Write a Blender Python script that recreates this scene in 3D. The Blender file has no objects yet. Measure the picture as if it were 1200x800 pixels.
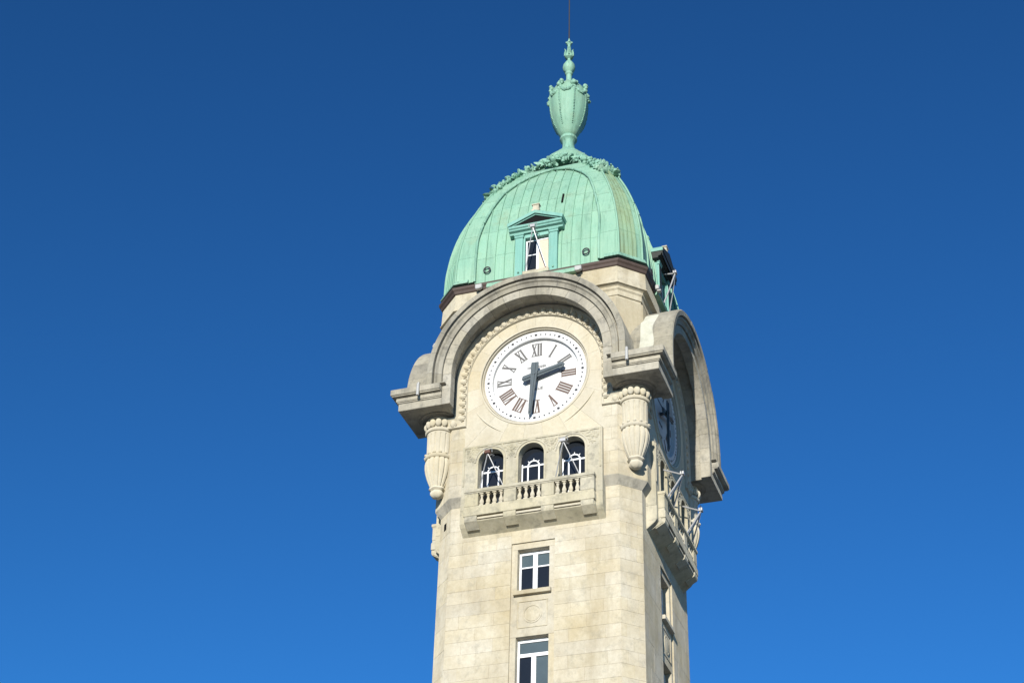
import bpy, bmesh, math, random
from mathutils import Vector, Matrix
R = math.radians
PI = math.pi
random.seed(7)
scene = bpy.context.scene

# ------------------------------------------------------------------ camera, sky, sun, exposure
ZC = 37.25                                   # height of the clock centre above the ground
cam = bpy.data.cameras.new('camera')
camo = bpy.data.objects.new('camera', cam)
scene.collection.objects.link(camo)
scene.camera = camo
cam.sensor_width = 36.0
cam.lens = 36.0 * 1968.6 / 1200.0
cam.clip_start = 0.5
cam.clip_end = 20000
yaw, pitch, roll = 0.3469, 0.6057, 0.0291
dv = Vector((-math.sin(yaw) * math.cos(pitch), math.cos(yaw) * math.cos(pitch), math.sin(pitch)))
rv = Vector((math.cos(yaw), math.sin(yaw), 0))
uv = rv.cross(dv)
r2 = rv * math.cos(roll) + uv * math.sin(roll)
u2 = -rv * math.sin(roll) + uv * math.cos(roll)
mw = Matrix((r2, u2, -dv)).transposed().to_4x4()
mw.translation = Vector((17.3956, -54.8887, ZC - 35.6442))
camo.matrix_world = mw

SUN_EL, SUN_AZ = 12.5, 7.4                   # elevation; degrees right of the front face's normal
sdir = Vector((math.sin(R(SUN_AZ)) * math.cos(R(SUN_EL)), -math.cos(R(SUN_AZ)) * math.cos(R(SUN_EL)), math.sin(R(SUN_EL))))
world = bpy.data.worlds.new('World')
scene.world = world
world.use_nodes = True
wn = world.node_tree
bg = wn.nodes['Background']
sky = wn.nodes.new('ShaderNodeTexSky')
sky.sky_type = 'NISHITA'
sky.sun_disc = False
sky.sun_elevation = R(SUN_EL)
sky.sun_rotation = math.atan2(sdir.x, sdir.y)
sky.altitude = 300
sky.air_density = 1.0
sky.dust_density = 0.0
sky.ozone_density = 9.0
gam = wn.nodes.new('ShaderNodeGamma')
gam.inputs[1].default_value = 1.3
wn.links.new(sky.outputs[0], gam.inputs[0])
tint = wn.nodes.new('ShaderNodeMix'); tint.data_type = 'RGBA'; tint.blend_type = 'MULTIPLY'; tint.inputs[0].default_value = 1.0
tint.inputs[7].default_value = (1.32, 1.08, 0.74, 1)
wn.links.new(gam.outputs[0], tint.inputs[6])
wn.links.new(tint.outputs[2], bg.inputs[0])
bg.inputs[1].default_value = 0.086
sun = bpy.data.lights.new('sun', 'SUN')
sun.energy = 3.7
sun.angle = R(0.5)
sun.color = (1.0, 0.95, 0.86)
suno = bpy.data.objects.new('sun', sun)
scene.collection.objects.link(suno)
suno.location = (20, -60, 80)
suno.rotation_euler = sdir.to_track_quat('Z', 'Y').to_euler()
scene.view_settings.view_transform = 'Standard'
scene.view_settings.look = 'None'
scene.view_settings.exposure = 0.78
scene.view_settings.gamma = 1.0
scene.view_settings.use_curve_mapping = False
scene.render.engine = 'CYCLES'

# ------------------------------------------------------------------ materials
MATS = {}
def new_mat(name):
    m = bpy.data.materials.new(name)
    m.use_nodes = True
    MATS[name] = m
    nt = m.node_tree
    return m, nt, nt.nodes['Principled BSDF']
def nd(nt, typ, **kw):
    n = nt.nodes.new(typ)
    for k, v in kw.items():
        setattr(n, k, v)
    return n
def noise(nt, vec, scale, detail=5, rough=0.6, stretch=None):
    if stretch:
        mp = nd(nt, 'ShaderNodeMapping')
        mp.inputs['Scale'].default_value = stretch
        nt.links.new(vec, mp.inputs['Vector'])
        vec = mp.outputs[0]
    n = nd(nt, 'ShaderNodeTexNoise')
    n.inputs['Scale'].default_value = scale
    n.inputs['Detail'].default_value = detail
    n.inputs['Roughness'].default_value = rough
    nt.links.new(vec, n.inputs['Vector'])
    return n.outputs[0]
def ramp(nt, fac, a, b):
    n = nd(nt, 'ShaderNodeMapRange')
    n.inputs['From Min'].default_value = a
    n.inputs['From Max'].default_value = b
    nt.links.new(fac, n.inputs['Value'])
    return n.outputs[0]
def mathn(nt, op, a, b=None):
    n = nd(nt, 'ShaderNodeMath', operation=op)
    for i, v in enumerate((a, b)):
        if v is None: continue
        if isinstance(v, (int, float)): n.inputs[i].default_value = v
        else: nt.links.new(v, n.inputs[i])
    return n.outputs[0]
def mix(nt, fac, a, b, blend='MIX'):
    n = nd(nt, 'ShaderNodeMix', data_type='RGBA', blend_type=blend)
    if isinstance(fac, (int, float)): n.inputs['Factor'].default_value = fac
    else: nt.links.new(fac, n.inputs['Factor'])
    for s, v in (('A', a), ('B', b)):
        sock = [i for i in n.inputs if i.name == s and i.type == 'RGBA'][0]
        if isinstance(v, tuple): sock.default_value = v + (1,)
        else: nt.links.new(v, sock)
    return [o for o in n.outputs if o.type == 'RGBA'][0]
def bump(nt, bsdf, h, strength=0.3, dist=0.02):
    b = nd(nt, 'ShaderNodeBump')
    b.inputs['Strength'].default_value = strength
    b.inputs['Distance'].default_value = dist
    nt.links.new(h, b.inputs['Height'])
    nt.links.new(b.outputs[0], bsdf.inputs['Normal'])

def stone(name, base, warm, grime, grime_amt=0.35, lichen=0.0, vary=0.12, up_grime=0.0):
    m, nt, bs = new_mat(name)
    geo = nd(nt, 'ShaderNodeNewGeometry')
    pos = geo.outputs['Position']
    rnd = nd(nt, 'ShaderNodeObjectInfo').outputs['Random']
    n1 = noise(nt, pos, 0.55, 6, 0.62)
    col = mix(nt, ramp(nt, n1, 0.38, 0.70), base, warm)
    # vertical run-off stains
    n2 = noise(nt, pos, 1.0, 6, 0.65, (1.6, 1.6, 0.28))
    col = mix(nt, mathn(nt, 'MULTIPLY', ramp(nt, n2, 0.47, 0.75), grime_amt), col, grime)
    # fine mottling
    n3 = noise(nt, pos, 7.0, 6, 0.7)
    col = mix(nt, mathn(nt, 'MULTIPLY', ramp(nt, n3, 0.42, 0.72), 0.30), col, grime)
    n5 = noise(nt, pos, 26.0, 4, 0.7)
    col = mix(nt, mathn(nt, 'MULTIPLY', ramp(nt, n5, 0.50, 0.75), 0.28), col, tuple(c * 0.62 for c in base))
    if lichen:
        n4 = noise(nt, pos, 2.3, 8, 0.72)
        col = mix(nt, mathn(nt, 'MULTIPLY', ramp(nt, n4, 0.52, 0.66), lichen), col, (0.17, 0.165, 0.14))
    if up_grime:
        sx = nd(nt, 'ShaderNodeSeparateXYZ'); nt.links.new(geo.outputs['True Normal'], sx.inputs[0])
        f = mathn(nt, 'MULTIPLY', ramp(nt, sx.outputs[2], 0.2, 0.9), up_grime)
        col = mix(nt, f, col, (0.19, 0.185, 0.165))
    # each block its own tone
    v = nd(nt, 'ShaderNodeHueSaturation')
    nt.links.new(col, v.inputs['Color'])
    nt.links.new(mathn(nt, 'ADD', mathn(nt, 'MULTIPLY', rnd, vary), 1.0 - vary * 0.55), v.inputs['Value'])
    nt.links.new(mathn(nt, 'ADD', mathn(nt, 'MULTIPLY', mathn(nt, 'FRACT', mathn(nt, 'MULTIPLY', rnd, 7.31)), 0.24), 0.88), v.inputs['Saturation'])
    nt.links.new(v.outputs[0], bs.inputs['Base Color'])
    bs.inputs['Roughness'].default_value = 0.9
    if 'Diffuse Roughness' in bs.inputs: bs.inputs['Diffuse Roughness'].default_value = 0.5
    bs.inputs['Specular IOR Level'].default_value = 0.2
    bump(nt, bs, noise(nt, pos, 18.0, 8, 0.75), 0.35, 0.02)
    return m
CREAM = (0.565, 0.525, 0.42)
STONE = stone('limestone', CREAM, (0.465, 0.405, 0.28), (0.30, 0.25, 0.16), 0.55, 0.28, 0.10)
CARVE = stone('carved_limestone', (0.575, 0.535, 0.43), (0.52, 0.465, 0.345), (0.34, 0.295, 0.19), 0.35, 0.0, 0.06)
WEATH = stone('weathered_limestone', (0.45, 0.42, 0.345), (0.375, 0.345, 0.265), (0.165, 0.155, 0.13), 0.85, 0.6, 0.12, 0.7)
BALC = stone('stained_limestone', (0.53, 0.49, 0.38), (0.45, 0.41, 0.29), (0.27, 0.25, 0.18), 0.7, 0.5, 0.1, 0.5)
MORTAR = stone('mortar', (0.48, 0.44, 0.34), (0.42, 0.36, 0.25), (0.28, 0.24, 0.16), 0.6)
HOODM = stone('lichened_limestone', (0.385, 0.36, 0.29), (0.31, 0.285, 0.22), (0.13, 0.122, 0.10), 0.9, 0.7, 0.18, 0.5)
PALE = stone('pale_limewash', (0.56, 0.56, 0.47), (0.50, 0.50, 0.40), (0.36, 0.35, 0.27), 0.5, 0.25)

def copper(name, a, b, dark, streak=0.5, vary=0.12):
    m, nt, bs = new_mat(name)
    geo = nd(nt, 'ShaderNodeNewGeometry'); pos = geo.outputs['Position']
    rnd = nd(nt, 'ShaderNodeObjectInfo').outputs['Random']
    col = mix(nt, ramp(nt, noise(nt, pos, 0.8, 5), 0.38, 0.66), a, b)
    n2 = noise(nt, pos, 1.3, 6, 0.7, (2.6, 2.6, 0.3))
    col = mix(nt, mathn(nt, 'MULTIPLY', ramp(nt, n2, 0.5, 0.78), streak), col, dark)
    n6 = noise(nt, pos, 1.0, 4, 0.6, (9.0, 9.0, 0.35))
    col = mix(nt, mathn(nt, 'MULTIPLY', ramp(nt, n6, 0.52, 0.70), streak * 0.8), col, tuple(c * 0.8 for c in dark))
    n7 = noise(nt, pos, 0.9, 7, 0.7)
    col = mix(nt, mathn(nt, 'MULTIPLY', ramp(nt, n7, 0.56, 0.72), 0.45), col, (0.23, 0.27, 0.15))
    n3 = noise(nt, pos, 12, 5, 0.7)
    col = mix(nt, mathn(nt, 'MULTIPLY', ramp(nt, n3, 0.5, 0.8), 0.35), col, dark)
    v = nd(nt, 'ShaderNodeHueSaturation'); nt.links.new(col, v.inputs['Color'])
    nt.links.new(mathn(nt, 'ADD', mathn(nt, 'MULTIPLY', rnd, vary), 1 - vary * .5), v.inputs['Value'])
    nt.links.new(v.outputs[0], bs.inputs['Base Color'])
    bs.inputs['Roughness'].default_value = 0.62
    bs.inputs['Specular IOR Level'].default_value = 0.35
    bump(nt, bs, noise(nt, pos, 5.0, 6, 0.6), 0.25, 0.02)
    return m
PATINA = copper('green_copper', (0.205, 0.385, 0.28), (0.25, 0.415, 0.30), (0.12, 0.25, 0.17))
PATINA2 = copper('stained_copper', (0.24, 0.38, 0.25), (0.275, 0.38, 0.22), (0.17, 0.21, 0.11), 0.75)
PATINA3 = copper('moulded_copper', (0.20, 0.385, 0.29), (0.25, 0.43, 0.32), (0.05, 0.12, 0.085), 0.75)
PATINA4 = copper('dormer_copper', (0.16, 0.36, 0.30), (0.19, 0.38, 0.32), (0.09, 0.23, 0.19), 0.4)
SEAMDK = copper('copper_underlay', (0.07, 0.20, 0.14), (0.09, 0.22, 0.15), (0.03, 0.08, 0.05))

def plain(name, col, rough=0.6, metal=0.0, var=0.25, scale=6.0, spec=0.4):
    m, nt, bs = new_mat(name)
    geo = nd(nt, 'ShaderNodeNewGeometry'); pos = geo.outputs['Position']
    c = mix(nt, mathn(nt, 'MULTIPLY', ramp(nt, noise(nt, pos, scale, 5), 0.4, 0.75), var), col, tuple(x * 0.5 for x in col))
    nt.links.new(c, bs.inputs['Base Color'])
    bs.inputs['Roughness'].default_value = rough
    bs.inputs['Metallic'].default_value = metal
    bs.inputs['Specular IOR Level'].default_value = spec
    return m
GUTTER = plain('brown_gutter', (0.075, 0.052, 0.042), 0.7, 0.0, 0.5)
SHADECU = plain('shade_painted_copper', (0.03, 0.035, 0.03), 0.7, 0.0, 0.4)  # near-black copper: the right dormer's shadow put into its colour
BLACK = plain('dark_void', (0.012, 0.012, 0.012), 0.9, 0.0, 0.25, 6.0, 0.05)
WHITE = plain('white_paint', (0.76, 0.77, 0.78), 0.45, 0.0, 0.12)
ENAMEL = plain('white_enamel', (0.58, 0.58, 0.57), 0.4, 0.0, 0.16, 2.0)
NUMER = plain('faded_numeral_paint', (0.12, 0.078, 0.06), 0.6, 0.0, 0.6, 3.0)
NUMGR = plain('grey_numeral_paint', (0.11, 0.105, 0.10), 0.6, 0.0, 0.5, 6.0)
DOTS = plain('black_dot_paint', (0.02, 0.02, 0.025), 0.6)
JOINT = plain('enamel_joint', (0.42, 0.41, 0.39), 0.6)
LETTER = plain('faded_lettering', (0.13, 0.13, 0.13), 0.6)
HAND = plain('grey_hand_paint', (0.075, 0.095, 0.105), 0.45, 0.0, 0.3)
GLASS = plain('dark_window_glass', (0.014, 0.017, 0.022), 0.06, 0.0, 0.3, 1.5, 0.35)
bump(GLASS.node_tree, GLASS.node_tree.nodes['Principled BSDF'], noise(GLASS.node_tree, nd(GLASS.node_tree, 'ShaderNodeNewGeometry').outputs['Position'], 1.6, 2), 0.12, 0.05)
BLIND = plain('glass_over_blind', (0.075, 0.10, 0.105), 0.08, 0.0, 0.3, 2.0, 0.6)
OCHRE = plain('ochre_board', (0.60, 0.47, 0.36), 0.6, 0.0, 0.2)
STEEL = plain('galvanised_steel', (0.42, 0.42, 0.42), 0.45, 0.3, 0.35, 9.0)
RUST = plain('rusty_lamp_housing', (0.11, 0.05, 0.035), 0.7, 0.0, 0.5)
IRON = plain('iron_rod', (0.05, 0.05, 0.055), 0.6, 0.4)
LEAD = plain('white_lead', (0.40, 0.40, 0.385), 0.6, 0.0, 0.3)

def ground_mat():
    m, nt, bs = new_mat('forecourt_ground')
    geo = nd(nt, 'ShaderNodeNewGeometry'); pos = geo.outputs['Position']
    c = mix(nt, ramp(nt, noise(nt, pos, 0.05, 6), 0.4, 0.65), (0.19, 0.19, 0.18), (0.25, 0.245, 0.225))
    c = mix(nt, mathn(nt, 'MULTIPLY', ramp(nt, noise(nt, pos, 4.0, 6), 0.4, 0.7), 0.4), c, (0.10, 0.10, 0.095))
    nt.links.new(c, bs.inputs['Base Color']); bs.inputs['Roughness'].default_value = 0.9
    return m
GROUND = ground_mat()

# ------------------------------------------------------------------ mesh helpers (front frame: u right, d out of the face, z up from the clock centre)
COL = scene.collection
class MB:
    def __init__(s): s.v = []; s.f = []
    def add(s, verts, faces):
        o = len(s.v); s.v += [tuple(v) for v in verts]; s.f += [tuple(i + o for i in f) for f in faces]
    def box(s, u0, u1, d0, d1, z0, z1, taper=0.0):
        t = taper
        P = [(u0, -d0, z0), (u1, -d0, z0), (u1, -d0, z1), (u0, -d0, z1), (u0 + t, -d1, z0 + t), (u1 - t, -d1, z0 + t), (u1 - t, -d1, z1 - t), (u0 + t, -d1, z1 - t)]
        s.add(P, [(0, 1, 2, 3), (4, 7, 6, 5), (0, 4, 5, 1), (1, 5, 6, 2), (2, 6, 7, 3), (3, 7, 4, 0)])
    def prism(s, poly, axis, a, b):
        """poly of 2-D points; axis 'z': poly is (u,d) extruded in z; 'd': poly (u,z) extruded in d; 'u': poly (d,z) extruded in u"""
        n = len(poly)
        def p(q, t):
            if axis == 'z': return (q[0], -q[1], t)
            if axis == 'd': return (q[0], -t, q[1])
            return (t, -q[0], q[1])
        V = [p(q, a) for q in poly] + [p(q, b) for q in poly]
        s.add(V, [tuple(range(n)), tuple(range(2 * n - 1, n - 1, -1))] + [(i, n + i, n + (i + 1) % n, (i + 1) % n) for i in range(n)])
    def loft(s, rings, closed=True, cap=True):
        n = len(rings[0]); o = len(s.v)
        for r_ in rings: s.v += [tuple(q) for q in r_]
        for k in range(len(rings) - 1):
            for i in range(n if closed else n - 1):
                j = (i + 1) % n
                s.f.append((o + k * n + i, o + k * n + j, o + (k + 1) * n + j, o + (k + 1) * n + i))
        if cap:
            s.f.append(tuple(o + i for i in range(n))[::-1])
            s.f.append(tuple(o + (len(rings) - 1) * n + i for i in range(n)))
    def lathe(s, prof, n=32, c=(0, 0), fr=None, cap=True):
        rings = []
        for r_, z in prof:
            ring = []
            for i in range(n):
                a = 2 * PI * i / n
                rr = r_ * (fr(a, z) if fr else 1.0)
                ring.append((c[0] + rr * math.cos(a), c[1] + rr * math.sin(a), z))
            rings.append(ring)
        s.loft(rings, True, cap)
    def tube(s, pts, r, n=8):
        rings = []
        pts = [Vector(p) for p in pts]
        for i, p in enumerate(pts):
            t = (pts[min(i + 1, len(pts) - 1)] - pts[max(i - 1, 0)]).normalized()
            up = Vector((0, 0, 1)) if abs(t.z) < 0.95 else Vector((1, 0, 0))
            a = t.cross(up).normalized(); b = a.cross(t)
            rr = r[i] if isinstance(r, (list, tuple)) else r
            rings.append([p + (a * math.cos(2 * PI * k / n) + b * math.sin(2 * PI * k / n)) * rr for k in range(n)])
        s.loft(rings)
    def sweep(s, path, normals, prof, cap=True):
        """path (u,z) with in-plane normals; prof list of (offset, d) closed"""
        rings = []
        for (u, z), (nu, nz) in zip(path, normals):
            rings.append([(u + nu * o, -d, z + nz * o) for o, d in prof])
        s.loft(rings, True, cap)
    def ball(s, c, r, seg=8, ring=5, sc=(1, 1, 1), rot=None):
        V = []; c = Vector(c)
        for j in range(ring + 1):
            th = PI * j / ring
            for i in range(seg):
                a = 2 * PI * i / seg
                q = Vector((math.sin(th) * math.cos(a) * sc[0], math.sin(th) * math.sin(a) * sc[1], math.cos(th) * sc[2])) * r
                if rot: q = rot @ q
                V.append(c + q)
        F = [(j * seg + i, (j + 1) * seg + i, (j + 1) * seg + (i + 1) % seg, j * seg + (i + 1) % seg) for j in range(ring) for i in range(seg)]
        s.add(V, F)
    def mesh(s, name, mat, smooth=None, bevel=0.0, seg=1):
        me = bpy.data.meshes.new(name)
        me.from_pydata(s.v, [], s.f); me.update()
        bm = bmesh.new(); bm.from_mesh(me)
        bmesh.ops.remove_doubles(bm, verts=bm.verts, dist=1e-5)
        bmesh.ops.recalc_face_normals(bm, faces=bm.faces)
        if bevel:
            es = [e for e in bm.edges if len(e.link_faces) == 2 and e.calc_face_angle(0) > 0.6]
            bmesh.ops.bevel(bm, geom=es, offset=bevel, segments=seg, affect='EDGES', clamp_overlap=True)
        bm.to_mesh(me); bm.free()
        me.materials.append(mat)
        if smooth is not None:
            me.shade_smooth()
            try: me.set_sharp_from_angle(angle=R(smooth))
            except Exception: pass
        return me
def link(name, me, parent=None, loc=(0, 0, 0), rot=0.0):
    o = bpy.data.objects.new(name, me)
    COL.objects.link(o)
    o.location = loc; o.rotation_euler = (0, 0, rot)
    if parent: o.parent = parent
    return o
def tag(o, label=None, cat=None, group=None, kind=None):
    if label: o['label'] = label
    if cat: o['category'] = cat
    if group: o['group'] = group
    if kind: o['kind'] = kind
    return o

# ------------------------------------------------------------------ ground
g = MB(); S = 6000
g.add([(-S, -S, 0), (S, -S, 0), (S, S, 0), (-S, S, 0)], [(0, 1, 2, 3)])
tag(link('ground', g.mesh('ground', GROUND)), kind='structure')

# ------------------------------------------------------------------ tower
tower = bpy.data.objects.new('clock_tower', None); COL.objects.link(tower)
tag(tower, 'tall pale limestone clock tower with round arched gables and green copper dome', 'tower')
def part(name, me, k=0, kind=None):
    o = link(name, me, tower, (0, 0, ZC), k * PI / 2)
    if kind: o['kind'] = kind
    return o
FACES = (0, 1, 2, 3)                       # 0 front, 1 right, 2 back, 3 left
h, hc = 3.91, 0.667                        # lower shaft half-width, corner cut
Dw, dc = 4.14, 0.87                        # clock stage
B = 5.14                                   # face of the arched hoods and corner blocks
ZB = -37.25
def octo(Hh, c): return [(-(Hh - c), Hh), (Hh - c, Hh), (Hh, Hh - c), (Hh, -(Hh - c)), (Hh - c, -Hh), (-(Hh - c), -Hh), (-Hh, -(Hh - c)), (-Hh, Hh - c)]
def oct_loft(mb, rings, cap=True):
    mb.loft([[(p[0], -p[1], z) for p in octo(Hh, c)] for Hh, c, z in rings], True, cap)

# --- block meshes: bevelled boxes shared by size, centred on their face
BLK = {}
def block_mesh(w, hgt, mat, depth=0.05, bev=0.003):
    key = (round(w, 3), round(hgt, 3), mat.name, depth)
    if key not in BLK:
        m = MB(); m.box(-w / 2, w / 2, -depth, 0.0, -hgt / 2, hgt / 2)
        BLK[key] = m.mesh('ashlar_block', mat, None, bev)
    return BLK[key]
def lay(parent, frame, u0, u1, z0, z1, d, course, width, mat, seed, joint=0.0045, bond=True, depth=0.05):
    """lay ashlar over a rectangle on a plane; frame(u,d,z)->(loc, rot)"""
    rg = random.Random(seed)
    nc = max(1, round((z1 - z0) / course)); ch = (z1 - z0) / nc
    L = u1 - u0
    for i in range(nc):
        zc = z0 + (i + .5) * ch
        if L < width * 0.75: edges = [u0, u1]
        else:
            n = max(1, round(L / width))
            ww = L / n
            if bond and i % 2:
                edges = [u0] + [u0 + (j + .5 + rg.uniform(-.10, .10)) * ww for j in range(n)] + [u1]
            else:
                edges = [u0] + [u0 + (j + 1 + rg.uniform(-.10, .10)) * ww for j in range(n - 1)] + [u1]
        for a, b in zip(edges[:-1], edges[1:]):
            w = round((b - a - joint) / 0.02) * 0.02 if (b - a) > .3 else b - a - joint
            w = min(w, b - a - joint * .6)
            loc, rt = frame((a + b) / 2, d + rg.uniform(-.002, .003), zc)
            o = link('ashlar_block', block_mesh(w, ch - joint, mat, depth), parent, loc, rt)
def face_frame(u, d, z): return (u, -d, z), 0.0
def chamfer_frame(Hh, c):
    # chamfer at the +u corner: outward normal (1,-1)/sqrt2
    cx, cy = Hh - c / 2, -(Hh - c / 2)
    def fr(u, d, z):
        s = 1 / math.sqrt(2)
        return (cx + s * u + s * d, cy + s * u - s * d, z), PI / 4
    return fr

# --- lower shaft: core with a slot on every face for the window strip
ZS = -5.24                                 # underside of the corbel course
SW = 0.82                                  # half-width of the window strip
def notch_oct(Hh, c, w, depth):
    pts = []
    for k in range(4):
        seq = [(-(Hh - c), Hh), (-w, Hh), (-w, Hh - depth), (w, Hh - depth), (w, Hh), (Hh - c, Hh)]
        a = -k * PI / 2
        pts += [(q[0] * math.cos(a) - q[1] * math.sin(a), q[0] * math.sin(a) + q[1] * math.cos(a)) for q in seq]
    return pts
m = MB(); m.prism(notch_oct(h - .012, hc - .005, SW, 0.62), 'z', ZB, ZS + .05)
shaft = part('shaft', m.mesh('shaft', MORTAR))
m = MB(); oct_loft(m, [(h + .45, hc, ZB), (h + .45, hc, ZB + 2.2), (h + .05, hc, ZB + 2.5), (h + .05, hc, ZB + 2.6)])
part('plinth', m.mesh('plinth', STONE))
ZLOW = -15.6                               # block courses are built down to here
m = MB(); m.prism(notch_oct(h + .001, hc, SW + .002, 0.3), 'z', ZB + 2.4, ZLOW)
part('lower_masonry', m.mesh('lower_masonry', STONE))
for k in (0, 1):
    pr = shaft
    def fr_k(u, d, z, k=k):
        p = Matrix.Rotation(k * PI / 2, 3, 'Z') @ Vector((u, -d, z)); return p, k * PI / 2
    zt = ZS
    for sx in (-1, 1):
        a, b = (-(h - hc), -SW) if sx < 0 else (SW, h - hc)
        if k == 0: lay(pr, fr_k, a, b, ZLOW, zt, h, 0.486, 1.0, STONE, 11 + sx)
        else: lay(pr, fr_k, a, b, ZLOW, zt, h, 0.486 * 2, 1.25, STONE, 21 + sx)
    lay(pr, fr_k, -SW, SW, -7.06, zt, h, 0.6, 0.85, STONE, 31 + k)
    cf = chamfer_frame(h, hc)
    def fr_c(u, d, z, k=k, cf=cf):
        l, r_ = cf(u, d, z); return Matrix.Rotation((k - (0)) * PI / 2, 3, 'Z') @ Vector(l), r_ + k * PI / 2
    if k == 0: lay(pr, fr_c, -hc * .7071, hc * .7071, ZLOW, zt, 0, 0.486, 0.62, STONE, 41)
cfl = chamfer_frame(h, hc)
def fr_left(u, d, z):
    l, r_ = cfl(u, d, z); return Matrix.Rotation(-PI / 2, 3, 'Z') @ Vector(l), r_ - PI / 2
lay(shaft, fr_left, -hc * .7071, hc * .7071, ZLOW, ZS, 0, 0.486 * 2, 1.2, STONE, 43)
# plain facing for the sides that cannot be seen
m = MB()
for k in (2, 3):
    M3 = Matrix.Rotation(k * PI / 2, 3, 'Z')
    t = MB(); t.box(-(h - hc), -SW, h - .05, h, ZLOW, ZS); t.box(SW, h - hc, h - .05, h, ZLOW, ZS); t.box(-SW, SW, h - .05, h, -7.06, ZS)
    m.add([M3 @ Vector(v) for v in t.v], t.f)
tag(part('rear_masonry', m.mesh('rear_masonry', STONE)))

# --- window strip pieces
SD = h - .06
def strip_box(name, u0, u1, z0, z1, k, d1=SD, d0=h - .62, mat=STONE, par=None, bev=.006):
    mm = MB(); mm.box(u0, u1, d0, d1, z0, z1)
    me = mm.mesh(name, mat, None, bev)
    return part(name, me, k) if par is None else link(name, me, par)
WIN = [(-8.97, -7.30, 'A'), (-13.6, -10.72, 'B')]
WU = 0.60
for k in FACES:
    # lintel, jambs, spandrels
    strip_box('window_lintel', -SW, SW, -7.30, -7.06, k)
    for z0, z1, _ in WIN:
        for s in (-1, 1):
            a, b = sorted((s * WU, s * SW))
            strip_box('window_jamb', a + .001, b - .001, z0, z1 - .003, k)
    sp = strip_box('spandrel_panel', -SW, SW, -10.718, -8.973, k)
    strip_box('spandrel_panel', -SW, SW, ZLOW - .5, -13.603, k)
    strip_box('strip_infill', -SW, SW, ZB, ZLOW - .5, k, h)
    if k < 2:
        # square moulding with a ring on the spandrel
        mm = MB()
        for (a, b, c, d_) in ((-.56, .56, -9.40, -9.36), (-.56, .56, -10.40, -10.36), (-.56, -.52, -10.36, -9.40), (.52, .56, -10.36, -9.40)):
            mm.box(a, b, SD - .01, SD + .022, c, d_)
        link('moulding', mm.mesh('moulding', STONE, None, .005), sp)
        n = 40
        mm = MB()
        P_ = [(0.33 * math.cos(2 * PI * i / n), -9.88 + .33 * math.sin(2 * PI * i / n)) for i in range(n)]
        N_ = [(math.cos(2 * PI * i / n), math.sin(2 * PI * i / n)) for i in range(n)]
        rings = [[(u + nu * o, -d, z + nz * o) for o, d in ((-.03, SD - .01), (-.03, SD + .02), (.03, SD + .02), (.03, SD - .01))] for (u, z), (nu, nz) in zip(P_, N_)]
        mm.loft(rings + [rings[0]], True, False)
        link('ring', mm.mesh('ring', STONE), sp)
        mm = MB(); mm.lathe([(.29, 0), (.285, .02), (.25, .026), (0.001, .03)], 32)
        me = mm.mesh('boss', STONE, 30)
        bo = link('boss', me, sp, (0, -(SD - .004), -9.88)); bo.rotation_euler = (PI / 2, 0, 0)
    # sill of the upper window
    mm = MB(); mm.box(-.70, .70, h - .5, h + .10, -9.15, -8.99); part('window_sill', mm.mesh('window_sill', STONE, None, .012), k)
    for z0, z1, typ in WIN:
        fd = h - .30
        mm = MB()
        fw = .075
        mm.box(-WU, -WU + fw, fd - .08, fd, z0, z1 - .06); mm.box(WU - fw, WU, fd - .08, fd, z0, z1 - .06)
        mm.box(-WU + fw, WU - fw, fd - .08, fd - .003, z0, z0 + fw); mm.box(-WU + fw, WU - fw, fd - .08, fd - .003, z1 - .06 - fw, z1 - .06)
        mm.box(-WU, WU, fd - .09, fd - .02, z1 - .06, z1)
        win = part('window', mm.mesh('window', WHITE, None, .006), k)
        mm = MB(); mm.box(-.085, .085, fd - .075, fd + .012, z0 + fw, (z1 - .06 - fw) if typ == 'A' else -11.40)
        link('mullion', mm.mesh('mullion', WHITE, None, .006), win)
        if typ == 'A':
            for s in (-1, 1):
                a, b = sorted((s * .085, s * (WU - fw)))
                mm = MB(); mm.box(a, b, fd - .07, fd - .012, -7.955, -7.905); link('glazing_bar', mm.mesh('glazing_bar', WHITE), win)
                mm = MB(); mm.box(a, b, fd - .06, fd - .045, -7.905, z1 - .06 - fw); link('pane', mm.mesh('pane', BLIND), win)
                mm = MB(); mm.box(a, b, fd - .06, fd - .045, z0 + fw, -7.955); link('pane', mm.mesh('pane', GLASS), win)
        else:
            mm = MB(); mm.box(-WU + fw, WU - fw, fd - .075, fd + .015, -11.40, -11.27); link('transom', mm.mesh('transom', WHITE, None, .006), win)
            mm = MB(); mm.box(-WU + fw, WU - fw, fd - .06, fd - .045, -11.27, z1 - .06 - fw); link('pane', mm.mesh('pane', BLIND), win)
            for s in (-1, 1):
                a, b = sorted((s * .085, s * (WU - fw)))
                mm = MB(); mm.box(a, b, fd - .06, fd - .045, z0 + fw, -11.40); link('pane', mm.mesh('pane', GLASS if s < 0 else BLIND), win)

# --- corbel course
m = MB()
oct_loft(m, [(h - .1, hc, ZS), (h + .003, hc, ZS), (Dw, dc, ZS + .31), (Dw, dc, ZS + .33)])
part('corbel_course', m.mesh('corbel_course', WEATH))  # darker stone puts the sloping underside's shading into the colour

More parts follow.
